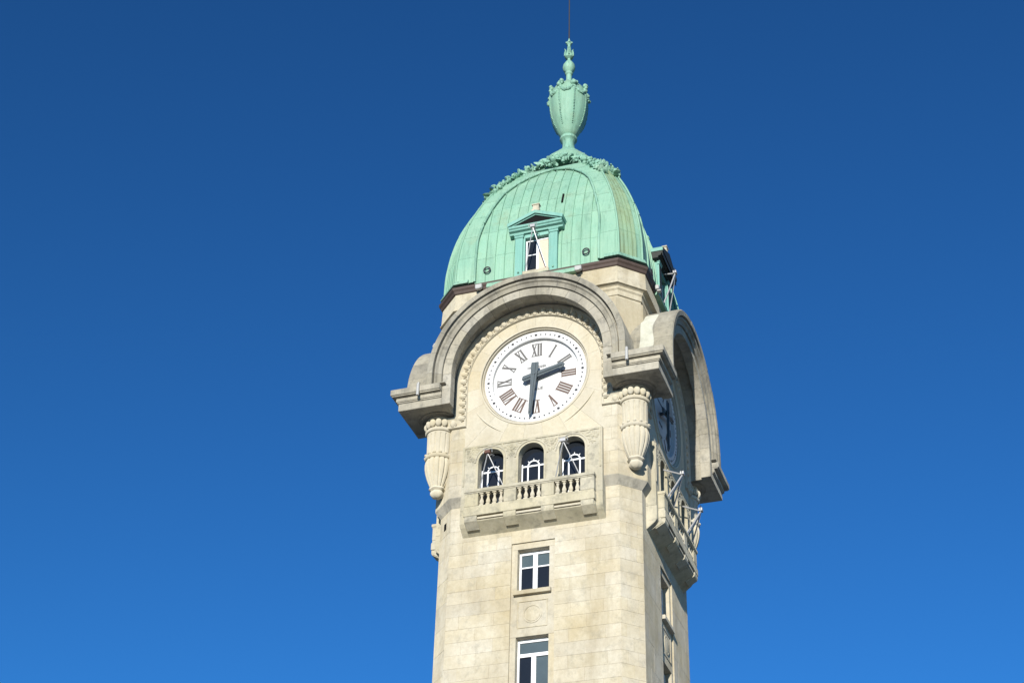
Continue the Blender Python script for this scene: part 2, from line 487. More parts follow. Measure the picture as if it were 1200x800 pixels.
# --- clock stage core
PW = 2.73                                   # half-width of the window panel
ZP0, ZP1 = -6.2, -2.9
m = MB(); m.prism(notch_oct(Dw - .014, dc - .005, PW, 0.75), 'z', ZS + .3, ZP1)
stage = part('clock_stage', m.mesh('clock_stage', MORTAR))
m = MB(); oct_loft(m, [(3.6, .72, ZP1), (3.6, .72, 3.2)])
part('stage_core', m.mesh('stage_core', MORTAR))
c0 = Dw - dc - .005
t = MB(); t.prism([(2.74, 3.3), (2.74, Dw - .014), (c0, Dw - .014), (Dw - .014, c0), (Dw - .014, 2.74), (3.3, 2.74)], 'z', ZP1, 3.0)
sc_me = t.mesh('stage_corner', MORTAR)
for k in FACES: part('stage_corner', sc_me, k)
ZST = ZS + .33
for k in (0, 1):
    def fr_k(u, d, z, k=k):
        return Matrix.Rotation(k * PI / 2, 3, 'Z') @ Vector((u, -d, z)), k * PI / 2
    for s in (-1, 1):
        a, b = sorted((s * PW, s * (Dw - dc)))
        lay(stage, fr_k, a, b, ZST, -1.9, Dw, 0.50, 0.6, STONE, 61 + s + 5 * k)
        lay(stage, fr_k, a, b, -1.9, -1.345, Dw, 0.55, 0.6, STONE, 65 + s + 5 * k)
    cf = chamfer_frame(Dw, dc)
    def fr_c(u, d, z, k=k, cf=cf):
        l, r_ = cf(u, d, z); return Matrix.Rotation(k * PI / 2, 3, 'Z') @ Vector(l), r_ + k * PI / 2
    if k == 0: lay(stage, fr_c, -dc * .7071, dc * .7071, ZST, -1.345, 0, 0.50, 0.65, STONE, 81)
cfs = chamfer_frame(Dw, dc)
def fr_l2(u, d, z):
    l, r_ = cfs(u, d, z); return Matrix.Rotation(-PI / 2, 3, 'Z') @ Vector(l), r_ - PI / 2
lay(stage, fr_l2, -dc * .7071, dc * .7071, ZST, -1.345, 0, 0.50, 0.65, STONE, 83)

# --- tympanum round the dial: stones radiating from the dial's rim
RI, RO = 2.22, 2.74
def outer(a):
    c, s = math.cos(a), math.sin(a)
    if s >= 0: return RO
    t = 1e9
    if abs(c) > 1e-6: t = min(t, RO / abs(c))
    if s < 0: t = min(t, -ZP1 / -s)
    return t
tym = None
corner_a = math.atan2(ZP1, RO)
brk = [R(x) for x in (-133.5, -116, -98, -82, -64, -46.5, -25, -6, 14, 34, 54, 72, 90, 108, 126, 146, 166, 186, 205)]
SEGS = list(zip(brk[:-1], brk[1:])) + [(brk[-1], 2 * PI - R(133.5))]
tym_me = []
for a, b in SEGS:
    n = max(3, int((b - a) / R(3)))
    angs = [a + (b - a) * i / n for i in range(n + 1)]
    for ca in (corner_a, PI - corner_a, -PI - corner_a, corner_a + 2 * PI):
        if a < ca < b: angs.append(ca)
    angs.sort()
    ga = 0.0008
    angs[0] += ga; angs[-1] -= ga
    poly = [(outer(t) * math.cos(t), outer(t) * math.sin(t)) for t in angs] + [(RI * math.cos(t), RI * math.sin(t)) for t in reversed(angs)]
    mm = MB()
    nA = len(angs)
    inn = poly[nA:][::-1]; out = poly[:nA]
    rings = [[(i_[0], -3.8, i_[1]), (i_[0], -Dw, i_[1]), (o_[0], -Dw, o_[1]), (o_[0], -3.8, o_[1])] for i_, o_ in zip(inn, out)]
    mm.loft(rings)
    tym_me.append(mm.mesh('tympanum_stone', CARVE, None, 0.002))
n = 96
circ = [((math.cos(2 * PI * i / n)), math.sin(2 * PI * i / n)) for i in range(n)]
def ringmesh(name, prof, mat, smooth=40):
    mm = MB()
    rings = [[(c * o, -d, s * o) for o, d in prof] for c, s in circ]
    mm.loft(rings + [rings[0]], True, False)
    return mm.mesh(name, mat, smooth)
rim_me = ringmesh('dial_surround', [(2.06, 3.75), (2.06, 3.99), (2.09, 3.99), (2.10, 4.10), (2.13, 4.12), (2.135, 4.06), (2.155, 4.06), (2.16, 4.17), (2.225, 4.17), (2.225, 3.75)], CARVE)
def crescent(a0, a1, r0=2.66, wmax=.05):
    mm = MB(); N = 24; rings = []
    for i in range(N + 1):
        t = i / N; a = a0 + (a1 - a0) * t; w = wmax * math.sin(PI * min(.98, max(.02, t))) + .004
        rr = r0 + .10 * (t - .5) * 0
        rings.append([(math.cos(a) * q, -d, math.sin(a) * q) for q, d in ((rr - w, Dw - .01), (rr - w * .2, Dw + .05 * w / wmax + .003), (rr + .006, Dw + .05 * w / wmax + .003), (rr + .006, Dw - .01))])
    mm.loft(rings); return mm.mesh('scroll_moulding', CARVE)
cres_me = [crescent(R(208), R(243)), crescent(R(-63), R(-25))]
for k in FACES:
    rim = part('dial_surround', rim_me, k)
    if k < 2:
        for me in tym_me: link('tympanum_stone', me, rim)
        for me in cres_me: link('scroll_moulding', me, rim)
m = MB()
for k in (2, 3):
    M3 = Matrix.Rotation(k * PI / 2, 3, 'Z'); t = MB()
    t.box(-RO, RO, 3.8, Dw - .1, ZP1, RO)
    m.add([M3 @ Vector(v) for v in t.v], t.f)
part('rear_tympana', m.mesh('rear_tympana', STONE))

# --- egg-and-dart band round the tympanum, turning out to the pendants
def arch_path(r, zlow, nseg=48):
    pts = []; nrm = []
    pts.append((r, zlow)); nrm.append((1, 0))
    for i in range(nseg + 1):
        a = PI * i / nseg
        pts.append((r * math.cos(a), r * math.sin(a))); nrm.append((math.cos(a), math.sin(a)))
    pts.append((-r, zlow)); nrm.append((-1, 0))
    return pts, nrm
EB = 2.91
def band_path(nseg=56):
    q = 1 / math.sqrt(1)
    p, nr = arch_path(EB, -1.70, nseg)
    # mitred corner then horizontal return
    nr[0] = (1, 1); nr[-1] = (-1, 1)
    p = [(3.55, -1.70)] + p + [(-3.55, -1.70)]
    nr = [(0, 1)] + nr + [(0, 1)]
    return p, nr
bp, bn = band_path()
m = MB()
m.sweep(bp, bn, [(-.22, Dw - .05), (-.22, Dw + .06), (-.195, Dw + .10), (-.15, Dw + .10), (-.125, Dw + .03), (-.02, Dw + .04), (.10, Dw + .09), (.17, Dw + .16), (.24, Dw + .16), (.24, Dw - .05)])
band_me = m.mesh('egg_and_dart_band', CARVE, 35)
mm = MB(); mm.ball((0, 0, 0), 1.0, 8, 6, (.115, .10, .165)); egg_me = mm.mesh('egg', CARVE, 60)
mm = MB(); mm.add([(-.03, 0, .12), (.03, 0, .12), (0, -.05, .12), (0, 0, -.14)], [(0, 2, 3), (2, 1, 3), (0, 1, 2)]); dart_me = mm.mesh('dart', CARVE)
mm = MB()
arcn = 14
rg_ = [[(q * math.cos(a) * .14, -y, q * math.sin(a) * .18) for q, y in ((.86, -.01), (.9, .05), (1.06, .05), (1.1, -.01))] for a in [PI + PI * i / arcn for i in range(arcn + 1)]]
mm.loft(rg_); shell_me = mm.mesh('egg_surround', CARVE)
for k in FACES:
    band = part('egg_and_dart_band', band_me, k)
    if k > 1: continue
    # eggs along the path
    items = []
    Ln = 1.6; na = 27
    for i in range(na):
        a = PI * (i + .5) / na
        items.append(((EB - .01) * math.cos(a), (EB - .01) * math.sin(a), a - PI / 2))
    for s in (1, -1):
        for j in range(5): items.append((s * (EB - .01), -.18 - j * .33, -s * PI / 2))
        items.append((s * 3.22, -1.69, 0))
    for u, z, tlt in items:
        e = link('egg', egg_me, band, (u, -(Dw + .055), z)); e.rotation_euler = (0, -tlt, 0)
        e2 = link('egg_surround', shell_me, band, (u, -(Dw + .05), z)); e2.rotation_euler = (0, -tlt, 0)

# --- arched hoods
RIN, ROUT = 3.03, 3.95
def hood_prof():
    # (r, d): moulded archivolt face and extrados
    return [(3.36, 3.6), (3.36, B - .06), (3.395, B - .06), (3.40, B + .06), (3.50, B + .075), (3.55, B + .10), (3.59, B + .17), (3.655, B + .185), (3.66, B + .03), (3.715, B + .03), (3.72, B + .25), (3.90, B + .265), (ROUT, B + .22), (ROUT, 3.6)]
HLOW = -0.62
p, nr = arch_path(0.0, HLOW, 60)
def hood_rings(a0, a1, n, leg=None, inset=0.0, jd=0.0):
    pr = hood_prof()
    if inset: pr = [(3.37, 3.61), (3.37, B - .09), (3.65, B - .02), (ROUT - .02, B + .1), (ROUT - .02, 3.61)]
    rings = []
    if leg: 
        for z in (HLOW, -.003): rings.append([(r_ * math.cos(a0), -(d + (jd if d > 4 else 0)), z) for r_, d in pr])
        return rings
    for i in range(n + 1):
        a = a0 + (a1 - a0) * i / n
        rings.append([(r_ * math.cos(a), -(d + (jd if d > 4 else 0)), r_ * math.sin(a)) for r_, d in pr])
    return rings
def hood_mesh():
    mm = MB(); rings = hood_rings(0, PI, 60, None, 1)
    lo = [(v[0], v[1], HLOW) for v in rings[0]]; hi = [(v[0], v[1], HLOW) for v in rings[-1]]
    mm.loft([lo] + rings + [hi]); return mm.mesh('arched_hood', HOODM)
hood_st = []; NHS = 13; rgh = random.Random(17)
for j in range(NHS):
    mm = MB(); mm.loft(hood_rings(PI * j / NHS + .0009, PI * (j + 1) / NHS - .0009, 6, None, 0, rgh.uniform(-.008, .008))); hood_st.append(mm.mesh('hood_stone', HOODM, 30))
for a_ in (0, PI):
    mm = MB(); mm.loft(hood_rings(a_, a_, 1, True)); hood_st.append(mm.mesh('hood_stone', HOODM, 30))
hood_me = hood_mesh()
# inner ring of voussoirs (soffit and flat face)
vous = []
NV = 15
for j in range(NV):
    mm = MB(); g_ = .0012
    a0, a1 = PI * j / NV + g_, PI * (j + 1) / NV - g_
    rings = []
    for i in range(7):
        a = a0 + (a1 - a0) * i / 6
        rings.append([(r_ * math.cos(a), -d, r_ * math.sin(a)) for r_, d in ((3.19, 3.95), (3.19, B - .42), (3.17, B - .40), (RIN + .02, B - .40), (RIN, B - .38), (RIN, B), (3.37, B), (3.37, 3.95))])
    mm.loft(rings); vous.append(mm.mesh('voussoir', WEATH, None, .006))
for s in (-1, 1):
    for z0, z1 in ((-.665, -.003), (-1.345, -.668)):
        a, b = sorted((s * RIN, s * 3.37)); a2, b2 = sorted((s * 3.19, s * 3.37))
        mm = MB(); mm.prism([(s * 3.19, 3.95), (s * 3.19, B - .40), (s * RIN, B - .40), (s * RIN, B), (s * 3.37, B), (s * 3.37, 3.95)], 'z', z0, z1); vous.append(mm.mesh('voussoir', WEATH, None, .006))
spout = MB(); spout.ball((0, 0, .06), .09, 8, 6, (1, 1, 1.1)); spout.ball((0, 0, .15), .06, 8, 5, (1, 1, 1)); spout.box(-.05, .05, -.05, .05, -.08, .03)
spout_me = spout.mesh('cable_clamp', LEAD, 40)
for k in FACES:
    hd = part('arched_hood', hood_me, k)
    for me in vous: link('voussoir', me, hd)
    for me in hood_st: link('hood_stone', me, hd)
    if k == 1:
        q = MB(); rings = []
        for i in range(17):
            t = i / 16; a = R(176 - 40 * t); w0 = 4.06 + .10 * math.sin(5 * t) * (1 - t) + (.12 if i in (0, 16) else 0); w1 = 4.62 + .05 * math.sin(9 * t) - (.16 if i == 0 else .06 if i == 1 else 0)
            rings.append([(rr * math.cos(a), -d, rr * math.sin(a)) for rr, d in ((ROUT - .01, w0), (ROUT + .006, w0), (ROUT + .006, w1), (ROUT - .01, w1))])
        q.loft(rings); link('limewash_patch', q.mesh('limewash_patch', PALE), hd)
    if k < 2:
        a = R(161 if k == 0 else 19)
        link('cable_clamp', spout_me, hd, (3.98 * math.cos(a), -(B + .05), 3.98 * math.sin(a)))

# --- corner blocks carrying the hoods, with pendants beneath
def sq(a, b): return [(a, a), (b, a), (b, b), (a, b)]
blk = [(3.372, B + .001, -1.345, -1.02, .015), (3.372, B + .04, -1.018, -.975, .006), (3.372, B + .085, -.973, -.80, .02), (3.39, B + .215, -.798, -.75, .008), (3.39, B + .265, -.748, -.49, .025)]
bl_me = []
for a, b, z0, z1, bv in blk:
    mm = MB(); mm.prism([(a, a), (b, a), (b, b), (a, b)], 'z', z0, z1)
    bl_me.append(mm.mesh('block_moulding', WEATH, None, bv))
# inner returns of the bottom slab towards the arch legs, top slope
mm = MB(); mm.prism([(3.2, 3.2), (B + .2, 3.2), (B + .2, B + .2), (3.2, B + .2)], 'z', -.489, -.455); top_me = mm.mesh('block_top', WEATH, None, .012)
PC = 3.87
def pendant_parts():
    out = {}
    mm = MB()
    fl = lambda a, z: 1 - .10 * (0.5 + .5 * math.cos(14 * a)) ** 6
    mm.lathe([(.30, -1.34), (.55, -1.36), (.55, -1.42), (.50, -1.45), (.46, -1.80), (.545, -1.82), (.575, -1.86), (.575, -1.90), (.545, -1.95), (.49, -1.97)], 40, (PC, -PC)); out['capital'] = mm.mesh('capital', CARVE, 35)
    mm = MB(); mm.lathe([(.495, -1.96), (.495, -2.02), (.49, -2.05), (.475, -2.85), (.485, -2.95)], 168, (PC, -PC), lambda a, z: fl(a, z) if -2.9 < z < -2.03 else 1.0); out['pendant_shaft'] = mm.mesh('pendant_shaft', CARVE, 50)
    mm = MB(); mm.lathe([(.47, -2.93), (.535, -2.96), (.545, -3.02), (.52, -3.07), (.48, -3.10)], 40, (PC, -PC))
    for i in range(14):
        a = 2 * PI * i / 14
        mm.ball((PC + .51 * math.cos(a), -PC + .51 * math.sin(a), -2.93), .075, 7, 4, (1, 1, .8))
    out['collar'] = mm.mesh('collar', CARVE, 45)
    mm = MB()
    prof = [(.46, -3.06), (.50, -3.16), (.525, -3.30), (.52, -3.46), (.49, -3.64), (.435, -3.84), (.36, -4.04), (.29, -4.20), (.25, -4.27)]
    mm.lathe(prof, 168, (PC, -PC), lambda a, z: 1 - .13 * (0.5 + .5 * math.cos(14 * a)) ** 5); out['bulb'] = mm.mesh('bulb', CARVE, 60)
    mm = MB(); mm.lathe([(.20, -4.22), (.29, -4.27), (.31, -4.33), (.25, -4.38), (.22, -4.40), (.25, -4.46), (.245, -4.54), (.19, -4.62), (.09, -4.67), (.001, -4.68)], 28, (PC, -PC), lambda a, z: 1 + .06 * math.cos(6 * a)); out['knob'] = mm.mesh('knob', CARVE, 50)
    return out
pp = pendant_parts()
mm = MB(); mm.ball((0, 0, 0), 1.0, 8, 6, (.125, .11, .18)); bead_me = mm.mesh('capital_egg', CARVE, 60)
mm = MB(); mm.lathe([(.70, -1.375), (.72, -1.345), (.80, -1.345), (.83, -1.372)], 48, (PC, -PC), None, False); sring_me = mm.mesh('soffit_ring', WEATH, 40)
pipe = MB(); pipe.tube([(0, 0, -.5), (0, 0, 0), (0, .04, .06)], .06, 10); pipe_me = pipe.mesh('downpipe', LEAD, 40)
for k in FACES:
    cb = part('corner_block', bl_me[0], k)
    for me in bl_me[1:]: link('block_moulding', me, cb)
    link('block_top', top_me, cb); link('soffit_ring', sring_me, cb)
    pd = part('pendant', pp['capital'], k)
    for nm in ('pendant_shaft', 'collar', 'bulb', 'knob'): link(nm, pp[nm], pd)
    if k in (0, 3, 1):
        for i in range(14):
            a = 2 * PI * (i + .5) / 14
            e = link('capital_egg', bead_me, pd, (PC + .53 * math.cos(a), -PC + .53 * math.sin(a), -1.62)); e.rotation_euler = (0, 0, a + PI / 2)
    if k in (0, 3):
        u = 4.12 if k == 0 else None
        loc = (4.02, -(B + .3), -.45) if k == 0 else (B + .3, -4.25, -.45)
        link('downpipe', pipe_me, cb, loc)

# --- drum between the hoods and the eaves
m = MB()
oct_loft(m, [(3.5, .70, 2.28), (3.95, .70, 2.30), (3.95, .70, 2.7), (4.0, .72, 2.86), (4.05, .74, 2.87), (4.05, .74, 3.10), (4.10, .75, 3.12), (4.10, .75, 3.34), (4.16, .78, 3.40), (4.16, .78, 3.50), (4.25, .84, 3.55), (4.34, .93, 3.56), (4.34, .93, 3.60), (4.30, .91, 3.63), (4.27, .90, 4.40)])
part('drum', m.mesh('drum', STONE, None, .008))
m = MB(); oct_loft(m, [(4.10, .9, 4.38), (4.30, .92, 4.38), (4.33, .93, 4.41), (4.36, .94, 4.50), (4.41, .95, 4.56), (4.43, .955, 4.66), (4.37, .94, 4.68), (4.20, .9, 4.68)])
gut = part('gutter', m.mesh('gutter', GUTTER, None, .008))
mm = MB(); mm.box(-.14, .14, -.05, .10, -.18, .02); mm.box(-.09, .09, .0, .17, -.26, -.19); out_me = mm.mesh('gutter_outlet', LEAD, None, .02)
for k in (0, 1):
    for uu in (-2.3, 1.86):
        pos = Matrix.Rotation(k * PI / 2, 3, 'Z') @ Vector((uu, -4.48, 4.50))
        link('gutter_outlet', out_me, gut, pos, k * PI / 2)

# ------------------------------------------------------------------ dome
HT = [(4.66, 4.20), (5.0, 4.22), (6.0, 4.20), (7.0, 4.09), (7.5, 4.0), (8.0, 3.90), (8.5, 3.77), (9.0, 3.60), (9.5, 3.42), (10.0, 3.21), (10.5, 2.98), (11.0, 2.73), (11.5, 2.43), (12.0, 2.08), (12.4, 1.77), (12.8, 1.46), (13.2, 1.22), (13.6, 1.05), (14.0, .86), (14.25, .55)]
AT = [(4.66, 2.62), (6.2, 2.62), (7.2, 2.62), (7.85, 2.52), (8.5, 2.38), (9.3, 2.19), (10.15, 1.92), (10.6, 1.66), (10.94, 1.40), (11.25, 1.11), (11.5, .82), (11.7, .50), (11.84, 0.0)]
def interp(T, z):
    if z <= T[0][0]: return T[0][1]
    for (a, va), (b, vb) in zip(T[:-1], T[1:]):
        if z <= b: return va + (vb - va) * (z - a) / (b - a)
    return T[-1][1]
def smoothed(T):
    # resample finely and smooth so that the profile has no kinks
    zs = [T[0][0] + i * .05 for i in range(int((T[-1][0] - T[0][0]) / .05) + 2)]
    vs = [interp(T, z) for z in zs]
    for _ in range(30): vs = [vs[0]] + [(vs[i - 1] + 2 * vs[i] + vs[i + 1]) / 4 for i in range(1, len(vs) - 1)] + [vs[-1]]
    return list(zip(zs, vs))
HT = [(z, v - .10) for z, v in smoothed(HT)]
KC = .165
def Hd(z): return interp(HT, z)
def Au(z): return interp(AT, z) if z < 11.84 else 0.0
def Fpt(u, z, off):           # point on the front facet, pushed out by off along the profile's normal
    s = (Hd(z + .03) - Hd(z - .03)) / .06
    l = math.sqrt(1 + s * s)
    return (u, -(Hd(z) + off / l), z - off * s / l)
def Cpt(t, z, off):           # point on the +u chamfer facet, t from -1 to 1
    Hh = Hd(z); c = KC * Hh
    s = (Hd(z + .03) - Hd(z - .03)) / .06 * (1 - KC / 2) * 1.0
    mx = Hh - c / 2; w = c / 2
    l = math.sqrt(1 + 2 * s * s)
    q = off / l
    return (mx + w * t + q * .7071, -(mx - w * t) - q * .7071, z - off * s * 1.3 / l)
m = MB()
zs = [4.66 + i * (14.25 - 4.66) / 60 for i in range(61)]
oct_loft(m, [(max(.3, Hd(z) - .36), KC * Hd(z), z) for z in zs])
dome = part('dome', m.mesh('dome', SEAMDK))
def sheet(fn, e0, e1, z0, z1, off, mat, seam=True, sw=.035, sh=.045, name='copper_sheet', k=0, stuff=None, roll0=False):
    """one copper sheet between the edge functions e0(z) and e1(z); seam is a standing roll on its e0 edge"""
    nz = max(1, int((z1 - z0) / .32) + 1)
    rings = []
    for i in range(nz + 1):
        z = z0 + .002 + (z1 - z0 - .004) * i / nz
        a, b = e0(z), e1(z)
        if b - a < .06: b = a + .06
        s = sw if fn is Fpt else sw * 2 / (KC * Hd(z)) * 1.0
        gp = .009 if fn is Fpt else .007 * 2 / (KC * Hd(z))
        lip = .004 * (1 if i == 0 else 0)
        pr = [(a + gp, 0)]
        if seam: pr += [(a + gp, off + sh), (a + s, off + sh), (a + s * 1.25, off)]
        else: pr += [(a + gp, off)]
        mid = (a + s * 1.25 + b) / 2
        pr += [(mid, off + .006), (b - gp, off), (b - gp, 0)]
        rings.append([fn(u, z, o + (lip if o > 0 else 0)) for u, o in pr])
    mm = MB(); mm.loft(rings)
    if stuff is not None:
        M3 = Matrix.Rotation(k * PI / 2, 3, 'Z'); stuff.add([M3 @ Vector(v) for v in mm.v], mm.f); return None
    me = mm.mesh(name, mat, 25)
    return me
def dome_face(rg):
    """list of sheet meshes for one facet (inner strips, corner strips, right chamfer)"""
    out = []
    NS = 13; W = 2.62 * 2 / NS
    for j in range(NS):
        ua = -2.62 + j * W; ub = ua + W
        umin = min(abs(ua), abs(ub)) if ua * ub > 0 else 0.0
        # top of this strip under the arch (taller of its edges)
        def ztop(u):
            lo, hi = 4.7, 11.84
            for _ in range(30):
                mdl = (lo + hi) / 2
                if Au(mdl) > abs(u): lo = mdl
                else: hi = mdl
            return lo
        zt = ztop(umin) + (0.02)
        zb = 4.72 if abs(ua + ub) / 2 > .5 else 7.02
        cuts = [zb]
        z = (6.15 if zb < 5 else 7.6) + rg.choice((0, .05, -.05)) + (0.0 if j % 2 else .02)
        while z < zt - .5:
            cuts.append(z); z += 1.42 + rg.uniform(-.06, .06) + (0.12 if j % 3 == 0 else 0)
        cuts.append(zt)
        for z0, z1 in zip(cuts[:-1], cuts[1:]):
            f0 = lambda z, ua=ua: max(ua, -Au(z) - .02) if ua < 0 else min(ua, Au(z) + .02)
            f1 = lambda z, ub=ub: min(ub, Au(z) + .02) if ub > 0 else max(ub, -Au(z) - .02)
            out.append((sheet(Fpt, f0, f1, z0, z1, .015, PATINA, True), 'copper_sheet'))
    # proud corner strips between arch and hip
    for s in (1, -1):
        cuts = [4.95, 6.25, 7.42, 8.62, 9.7, 10.6, 11.35, 12.1]
        for z0, z1 in zip(cuts[:-1], cuts[1:]):
            hipf = lambda z: Hd(z) * (1 - KC) + .015
            if s > 0: me = sheet(Fpt, lambda z: Au(z), hipf, z0, z1, .085, PATINA, False)
            else: me = sheet(Fpt, lambda z: -hipf(z), lambda z: -Au(z), z0, z1, .085, PATINA, False)
            out.append((me, 'copper_sheet'))
    return out
def chamfer_sheets(M1):
    out = []
    NC = 5
    for j in range(NC):
        t0 = -1 + 2 * j / NC; t1 = t0 + 2 / NC
        cuts = [4.95, 6.35 , 7.75, 9.0, 10.15, 11.2, 12.1]
        for z0, z1 in zip(cuts[:-1], cuts[1:]):
            out.append(sheet(Cpt, lambda z: t0, lambda z: t1, z0, z1, .05, M1 if j < 4 else PATINA, True, .022, .03))
    return out
rgd = random.Random(5)
face_sheets = dome_face(rgd)
ch_sheets = {0: chamfer_sheets(PATINA2), -1: chamfer_sheets(PATINA)}
for k in (0, 1):
    for me, nm in face_sheets:
        link(nm, me, dome, (0, 0, 0), k * PI / 2)
for k in (0, -1):
    for me in ch_sheets[k]: link('copper_sheet', me, dome, (0, 0, 0), k * PI / 2)
# roofing of the hidden sides as one piece
m = MB()
for k in (2, 3):
    M3 = Matrix.Rotation(k * PI / 2, 3, 'Z'); t = MB()
    zz = [4.75 + i * .3 for i in range(31)]
    t.loft([[Fpt(u, z, .05 if abs(u) > 0 else .05) for u in (-Hd(z) * (1 - KC), Hd(z) * (1 - KC))] + [Fpt(u, z, .0) for u in (Hd(z) * (1 - KC), -Hd(z) * (1 - KC))] for z in zz])
    m.add([M3 @ Vector(v) for v in t.v], t.f)
for k in (1, 2):
    M3 = Matrix.Rotation(k * PI / 2, 3, 'Z'); t = MB()
    zz = [4.95 + i * .3 for i in range(25)]
    t.loft([[Cpt(-1, z, .05), Cpt(1, z, .05), Cpt(1, z, 0), Cpt(-1, z, 0)] for z in zz])
    m.add([M3 @ Vector(v) for v in t.v], t.f)
link('rear_roofing', m.mesh('rear_roofing', PATINA), dome)
# arch rolls, hip rolls, corner base mouldings
def roll_mesh():
    pts = []
    zz = [4.95 + i * .18 for i in range(39)] 
    zz = [z for z in zz if z < 11.8] + [11.82]
    R_ = [Fpt(Au(z), z, .09) for z in zz] + [Fpt(0, 11.86, .09)]
    L_ = [Fpt(-Au(z), z, .09) for z in reversed(zz)]
    mm = MB(); mm.tube(R_ + L_, .055, 8); return mm.mesh('arch_roll', PATINA3, 60)
roll_me = roll_mesh()
hips = []
for s in (1, -1):
    mm = MB(); pts = []
    for i in range(46):
        z = 4.95 + i * .16
        q = Fpt(s * (Hd(z) * (1 - KC) + .01), z, .085); pts.append(q)
    mm.tube(pts, .045, 8); hips.append(mm.mesh('hip_roll', PATINA, 60))
mm = MB()
for (Ha, ca, za) in ((0, 0, 0),):
    pass
def corner_base():
    mm = MB()
    prof = [(4.20, 4.86), (4.36, 4.86), (4.37, 4.90), (4.33, 4.96), (4.30, 5.06), (4.20, 5.08)]
    rings = []
    c = .86
    for key in range(4):
        ring = []
        for Hh, z in prof:
            cc = c + (Hh - 4.3) * .586
            pts = [(2.86, Hh), (Hh - cc, Hh), (Hh, Hh - cc), (Hh, 2.86)]
            q = pts[key]; ring.append((q[0], -q[1], z))
        rings.append(ring)
    mm.loft(rings); return mm.mesh('corner_base', PATINA3, None, .008)
cb_me = corner_base()
for k in FACES:
    link('arch_roll', roll_me, dome, (0, 0, 0), k * PI / 2)
    for me in hips: link('hip_roll', me, dome, (0, 0, 0), k * PI / 2)
    link('corner_base', cb_me, dome, (0, 0, 0), k * PI / 2)
# copper apron lapping over the gutter in the middle of each face
q = MB(); q.prism([(4.05, 4.36), (4.47, 4.36), (4.475, 4.44), (4.40, 4.62), (4.27, 4.80), (4.05, 4.80)], 'u', -2.0, 1.72); ap_me = q.mesh('apron', PATINA, None, .01)
for k in FACES: link('apron', ap_me, dome, (0, 0, 0), k * PI / 2)
# ring bolts low on the dome
mm = MB(); n = 20
rings = []
for i in range(n):
    a = 2 * PI * i / n
    rings.append([((.135 + .03 * math.cos(b)) * math.cos(a), -.05 + .03 * math.sin(b), (.135 + .03 * math.cos(b)) * math.sin(a)) for b in [2 * PI * j / 6 for j in range(6)]])
mm.loft(rings + [rings[0]], True, False)
ringb = mm.mesh('mooring_ring', IRON, 50)
for k in (0, 1):
    for s in (-1, 1):
        pos = Matrix.Rotation(k * PI / 2, 3, 'Z') @ Vector((s * 2.09, -(Hd(5.45) + .06), 5.43))
        link('mooring_ring', ringb, dome, pos, k * PI / 2)
# open slit left by a missing sheet
mm = MB(); mm.loft([[Fpt(u, z, o) for u, o in ((.86, .01), (.86, .075), (.93, .075), (.93, .01))] for z in (8.65, 8.95, 9.25)]); 
link('slipped_seam', mm.mesh('slipped_seam', BLACK), dome)

# --- garland draped over the crown of each facet
def garland_mesh(seed):
    rg = random.Random(seed); mm = MB()
    key = [(0.0, 13.05), (.50, 12.92), (1.0, 12.50), (1.52, 11.92), (1.95, 11.3), (2.32, 10.80), (2.55, 10.40)]
    def gp(t):
        x = t * (len(key) - 1); i = min(int(x), len(key) - 2); f = x - i
        return (key[i][0] + (key[i + 1][0] - key[i][0]) * f, key[i][1] + (key[i + 1][1] - key[i][1]) * f)
    for s in (-1, 1):
        # backing swag
        rings = []
        for i in range(31):
            t = i / 30; u, z = gp(t)
            w = .17 * (1 - .35 * t)
            p0 = Vector(Fpt(s * u, z, .1))
            rings.append([p0 + Vector((0, 0, w)), p0 + Vector((0, -.05, .08)), p0 + Vector((0, -.05, -.1)), p0 + Vector((0, 0, -w))])
        mm.loft(rings)
        for i in range(150):
            t = rg.random() ** .9; u, z = gp(t)
            w = .33 * (1 - .4 * t)
            p0 = Vector(Fpt(s * (u + rg.gauss(0, .05)), z + rg.uniform(-w, w), .06 + rg.random() * .26 * (1 - .5 * t) - .12 * max(0, t - .8) * 5))
            rot = Matrix.Rotation(rg.uniform(0, 6.28), 3, (rg.uniform(-1, 1), rg.uniform(-1, 1), rg.uniform(-1, 1)))
            rr = rg.uniform(.06, .15)
            if rg.random() < .4: mm.ball(p0, rr * .8, 7, 5, (1, 1, .85), rot)
            else: mm.ball(p0, rr * 1.7, 6, 4, (1, .16, .5), rot)
    # bouquet at the crown
    for i in range(46):
        a = rg.uniform(0, 2 * PI); q = rg.random() ** .5 * .36
        p0 = Vector(Fpt(q * math.cos(a), 13.08 + q * math.sin(a) * .8, .2 + rg.random() * .14))
        rot = Matrix.Rotation(rg.uniform(0, 6.28), 3, (rg.uniform(-1, 1), rg.uniform(-1, 1), rg.uniform(-1, 1)))
        mm.ball(p0, rg.uniform(.06, .14), 7, 4, (1, 1, .7), rot)
    # scrolling ribbon curls
    for s in (-1, 1):
        for (t0, sc) in ((.18, .15), (.42, .13), (.66, .12), (.9, .11)):
            u, z = gp(t0); pts = []
            for i in range(22):
                a = i / 21 * 4.4 * PI / 2 + rg.uniform(-.1, .1); q = sc * (1 - i / 30)
                pts.append(Fpt(s * (u + q * math.cos(a)), z + .12 + q * math.sin(a), .28))
            mm.tube(pts, .03, 6)
    return mm.mesh('garland', PATINA3, 50)
gm = garland_mesh(3)
for k in FACES: part('garland', gm, k)
# crown cap
m = MB(); m.lathe([(1.05, 12.9), (1.22, 13.05), (1.27, 13.3), (1.22, 13.6), (1.10, 13.88), (.92, 14.08), (.72, 14.2), (.55, 14.24)], 40)
part('crown_cap', m.mesh('crown_cap', PATINA, 40))
